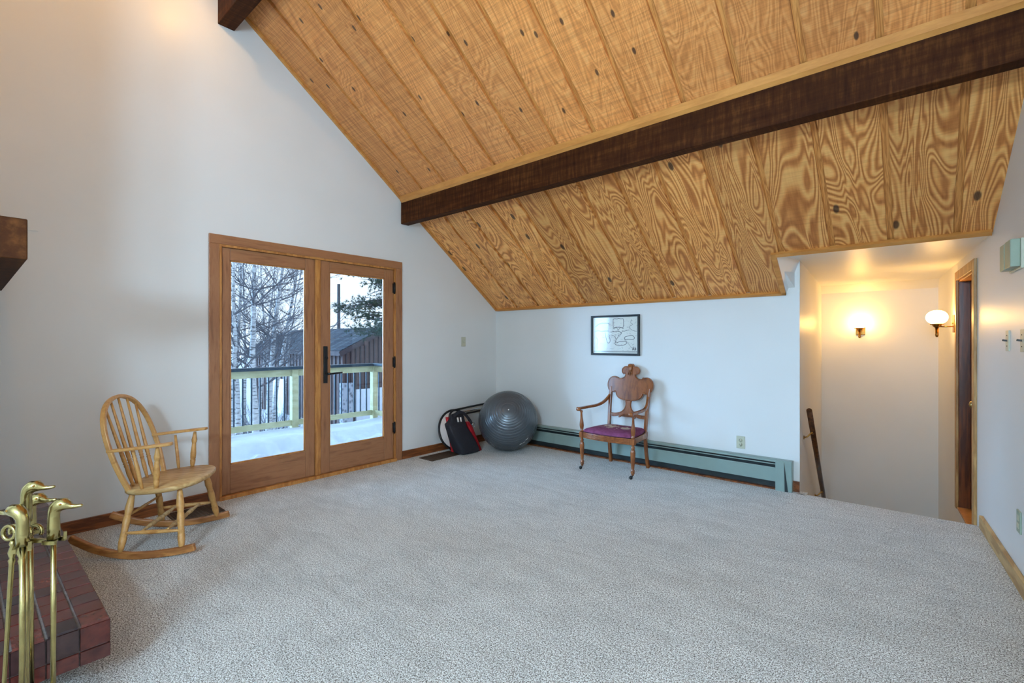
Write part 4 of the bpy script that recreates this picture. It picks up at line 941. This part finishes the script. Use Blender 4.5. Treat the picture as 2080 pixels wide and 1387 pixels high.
rp2('cap_rail', RX-.07, RX+.07, -6., -.165, .885, .925, 'ironblue', .004); rp2('cap_rail', RX+.07, -.19, -.305, -.165, .885, .925, 'ironblue', .004)
bmh = MB().box(-.0085, .0085, -.0085, .0085, .165, .80).mesh('baluster'); bmh.materials.append(M['ironblue'])
def bal(x, y):
    o = bpy.data.objects.new('baluster', bmh); C.objects.link(o); o.parent = rl; o.location = (x-orl[0], y-orl[1], -orl[2])
y = -.375
while y > -5.9:
    if all(abs(y-q) > .06 for q in (-5.5, -4.18, -2.86, -1.54)): bal(RX, y)
    y -= .1085
x = -2.36
while x < -.35: bal(x, -.235); x += .11

# garage
GX, GY = -18.9, 8.4; EZ = .72; PZ = 2.02; GH = 2.75; GL = 12.5       # near corner of the eave, ridge height, half width
ga = thing('garage_building', (GX-5, GY+GH, GZ), 'brown board-sided garage with grey shingle roof beyond the deck', 'building'); oga = (GX-5, GY+GH, GZ)
wx0, wy0, wy1 = GX-.35, GY+.35, GY+2*GH-.35
sl2 = (PZ-EZ)/GH
MB(oga).prism([(wy0, GZ), (wy0, EZ+.35*sl2-.12), (GY+GH, PZ-.12), (wy1, EZ+.35*sl2-.12), (wy1, GZ)], 0, wx0-GL+1, wx0).build('wall', 'siding', ga)
for s_ in (-1, 1):
    ya, yb2 = (GY, GY+GH) if s_ == -1 else (GY+2*GH, GY+GH)
    rf = MB(oga).hexa([(GX-GL, ya, EZ-.05), (GX, ya, EZ-.05), (GX, yb2, PZ-.05), (GX-GL, yb2, PZ-.05)], [(GX-GL, ya, EZ+.06), (GX, ya, EZ+.06), (GX, yb2, PZ+.06), (GX-GL, yb2, PZ+.06)])
    if s_ == 1: rf.build('roof', 'sidedark', ga)
    else:
        ru = Vector((0, GH, PZ-EZ)).normalized(); rn = Vector((1, 0, 0)).cross(ru); org = Vector((GX-GL, GY, EZ+.06))
        mtx = Matrix((( 1, ru.x, rn.x, org.x), (0, ru.y, rn.y, org.y), (0, ru.z, rn.z, org.z), (0, 0, 0, 1)))
        Lr = math.hypot(GH, PZ-EZ); o = MB().box(0, GL, 0, Lr, -.11, 0).build('roof', 'shingle', ga); o.matrix_parent_inverse = Matrix(); o.matrix_basis = Matrix.Translation(-Vector(oga)) @ mtx
        rows = 17
        cm = MB().box(0, GL, 0, Lr/rows*1.05, 0, .018).mesh('shingle_course'); cm.materials.append(M['shingle'])
        for k_ in range(rows):
            q = bpy.data.objects.new('shingle_course', cm); C.objects.link(q); q.parent = o; q.location = (0, Lr*k_/rows, 0); q.rotation_euler = (R(-1.6), 0, 0)
MB(oga).bar((GX+.01, GY-.02, EZ-.12), (GX+.01, GY+GH, PZ-.12), .05, .26, (0, 0, 1)).build('rake_board', 'sidedark', ga)
MB(oga).bar((GX+.01, GY+2*GH, EZ-.12), (GX+.01, GY+GH, PZ-.12), .05, .26, (0, 0, 1)).build('rake_board', 'sidedark', ga)
MB(oga).box(GX-GL, GX, GY-.02, GY+.02, EZ-.2, EZ+.05).build('fascia', 'sidedark', ga)
MB(oga).box(GX-.3, GX+.1, GY+GH*.55-.12, GY+GH*.55+.12, EZ+.35, EZ+.62).build('outlooker', 'siding', ga)
yk = wy0+.2
while yk < wy1:
    zt = EZ+(min(yk-GY, GY+2*GH-yk))*sl2-.14
    MB(oga).box(wx0, wx0+.05, yk-.035, yk+.035, -1.35 if yk > wy0+.6 else GZ, zt).build('batten', 'sidedark', ga); yk += .29
xk = wx0-.3
while xk > wx0-GL+1.2:
    MB(oga).box(xk-.05, xk+.05, wy0-.05, wy0, GZ, EZ-.02).build('batten', 'sidedark', ga); xk -= .42
MB(oga).box(wx0, wx0+.12, wy0+.75, wy1-.3, GZ, -1.35).build('garage_door', 'gdoor', ga)
MB(oga).box(wx0-.1, wx0+.2, wy0-.12, wy0+.5, GZ, -.95).build('stone_pier', 'stone', ga)
MB(oga).box(wx0-9, wx0-6.8, wy0-.06, wy0+.02, GZ, GZ+2.2).build('window_panel', 'gdoor', ga)

# utility pole
up_ = thing('utility_pole', (-29.5, 13.5, GZ), 'thin bare pole rising behind the garage roof', 'pole')
pp = campt(688, 577, 38.)
up_.location = (pp.x, pp.y, GZ); MB().tube([(0, 0, 0), (0, 0, pp.z-GZ)], [.16, .12], 10).build('mast', 'pole', up_)

# bare birches
def rv(rg, s_=1.): return Vector((rg.uniform(-1, 1), rg.uniform(-1, 1), rg.uniform(-1, 1)))*s_
def birch(pts, t_, w, seed, label, lean_top=7.0, nb=26):
    rg = random.Random(seed)
    P = [campt(px, py, t_) for px, py in pts]
    d0 = (P[-1]-P[0]).normalized()                          # extend to the ground and up
    base = P[0].copy(); g = (P[0]-P[1]); g = g/abs(g.z) if abs(g.z) > .01 else Vector((0, 0, -1))
    base = P[0]+Vector((g.x*.4, g.y*.4, -1))*(P[0].z-GZ)
    topd = (P[-1]-P[-2]).normalized(); tp = P[-1]+topd*lean_top*.6+Vector((0, 0, lean_top*.4))
    path = smooth_path([base]+P+[P[-1].lerp(tp, .5)+rv(rg, .15), tp], 5)
    n = len(path); rad = [w*(1.25-1.1*i/(n-1)) for i in range(n)]
    e = thing('birch_tree', (base.x, base.y, GZ), label, 'tree', group='bare birches beyond the deck')
    ob = (base.x, base.y, GZ)
    MB(ob).tube(path, rad, 10).build('trunk', 'birch', e)
    br = MB(ob); tw = MB(ob)
    def grow(p, d, L, r, lv):
        m = 5; q = [p]; dd = d.copy()
        for k_ in range(m):
            dd = (dd+rv(rg, .16)+Vector((0, 0, .05))).normalized(); q.append(q[-1]+dd*L/m)
        (br if lv == 0 else tw).tube(q, [r*(1-.8*k_/m) for k_ in range(m+1)], 5 if lv == 0 else 3, cap=False)
        if lv < 2:
            for k_ in range(1, m+1):
                for _ in range(2 if lv == 0 else 1):
                    nd = (dd*.7+rv(rg, .8)).normalized(); nd.z = nd.z*.6+.15; grow(q[k_], nd.normalized(), L*rg.uniform(.35, .6), r*.42, lv+1)
    for k_ in range(nb):
        i = rg.randint(int(n*.28), n-2); a_ = rg.uniform(0, 6.28)
        grow(path[i], Vector((math.cos(a_), math.sin(a_), rg.uniform(.25, .9))).normalized(), rg.uniform(1.2, 2.6)*(1.15-.5*i/n), rad[i]*.34+.004, 0)
    br.build('branches', 'twig', e); o = tw.build('twigs', 'twig', e); o['kind'] = 'stuff'
birch([(519, 860), (513, 750), (515, 640), (517, 536)], 13., .085, 1, 'thickest white birch trunk in the left door pane')
birch([(548, 800), (552, 743), (560, 650), (575, 539)], 15., .080, 2, 'white birch leaning right, middle of the left door pane')
birch([(560, 800), (570, 743), (588, 640), (604, 546)], 16., .066, 3, 'slim birch leaning right near the door mullion')
birch([(482, 800), (479, 750), (484, 672), (489, 575)], 14., .066, 4, 'birch trunk at the left edge of the left door pane')
birch([(497, 800), (498, 740), (496, 620), (494, 560)], 19., .055, 5, 'thin birch just left of the thickest trunk')
birch([(530, 800), (537, 720), (535, 640), (530, 560)], 20., .055, 6, 'thin dark birch just right of the thickest trunk')
birch([(472, 820), (474, 760), (478, 690), (474, 610)], 11., .060, 8, 'birch half hidden by the left door stile', nb=18)
birch([(545, 780), (543, 720), (548, 640), (556, 570)], 24., .06, 9, 'far thin birch in front of the garage roof', nb=20)
birch([(588, 690), (594, 660), (600, 610), (611, 550)], 27., .05, 10, 'far thin birch above the garage ridge', nb=16)

# pine behind the garage
pb_ = campt(796, 640, 21.)
pi = thing('pine_tree', (pb_.x, pb_.y, GZ), 'green pine with drooping boughs at the right of the right door pane', 'tree'); opi = (pb_.x, pb_.y, GZ)
MB(opi).tube([(pb_.x, pb_.y, GZ), (pb_.x+.1, pb_.y, 2), (pb_.x, pb_.y, 8.5)], [.24, .18, .04], 10).build('trunk', 'twig', pi)
rg = random.Random(21); bo = MB(opi); ne = MB(opi)
for k_ in range(120):
    z = rg.uniform(1.5, 7.4); a_ = rg.uniform(0, 6.28); L = rg.uniform(1.3, 2.9)*(1.1-.09*max(0, z-1))
    d = Vector((math.cos(a_), math.sin(a_), rg.uniform(-.05, .35))).normalized(); p0 = Vector((pb_.x, pb_.y, z)); q = [p0+d*L*u+Vector((0, 0, -.12*u*u*L)) for u in (0, .25, .5, .75, 1)]
    bo.tube(q, [.035, .028, .02, .014, .006], 5, cap=False)
    for _ in range(int(13*L)):
        u = rg.uniform(.25, 1.); c_ = p0+d*L*u+Vector((0, 0, -.12*u*u*L))+rv(rg, .22)*(.5+u*.6)
        for _ in range(16):
            dn_ = (rv(rg)+Vector((0, 0, .35))+d*.4).normalized(); s_ = dn_.cross(rv(rg)).normalized()*.011; l_ = rg.uniform(.11, .2)
            ne.add([c_-s_, c_+s_, c_+dn_*l_], [(0, 1, 2)])
bo.build('boughs', 'twig', pi); me_ = bpy.data.meshes.new('needles'); me_.from_pydata([tuple(p) for p in ne.v], [], ne.f); me_.materials.append(M['needle'])
o = bpy.data.objects.new('needles', me_); C.objects.link(o); o.parent = pi; o['kind'] = 'stuff'
# low snowy brush behind the railing
for i, (px, py, t_) in enumerate(((484, 830, 16.), (540, 825, 18.), (566, 835, 17.))):
    c0 = campt(px, py, t_); rg = random.Random(40+i); e = thing('bare_shrub', (c0.x, c0.y, GZ), ['leafless shrub low at the left behind the railing', 'leafless shrub low beside the thickest birch', 'leafless shrub low against the garage wall'][i], 'shrub', group='bare shrubs behind the railing')
    sb = MB((c0.x, c0.y, GZ))
    for _ in range(130):
        a_ = rg.uniform(0, 6.28); p = Vector((c0.x, c0.y, GZ))+Vector((math.cos(a_), math.sin(a_), 0))*rg.uniform(0, .4); d = Vector((math.cos(a_)*.5, math.sin(a_)*.5, rg.uniform(.8, 1.6)))
        q = [p]; 
        for _k in range(4): q.append(q[-1]+(d+rv(rg, .5))*rg.uniform(.25, .45))
        sb.tube(q, [.014, .011, .008, .006, .003], 3, cap=False)
    sb.build('stems', 'twig', e)
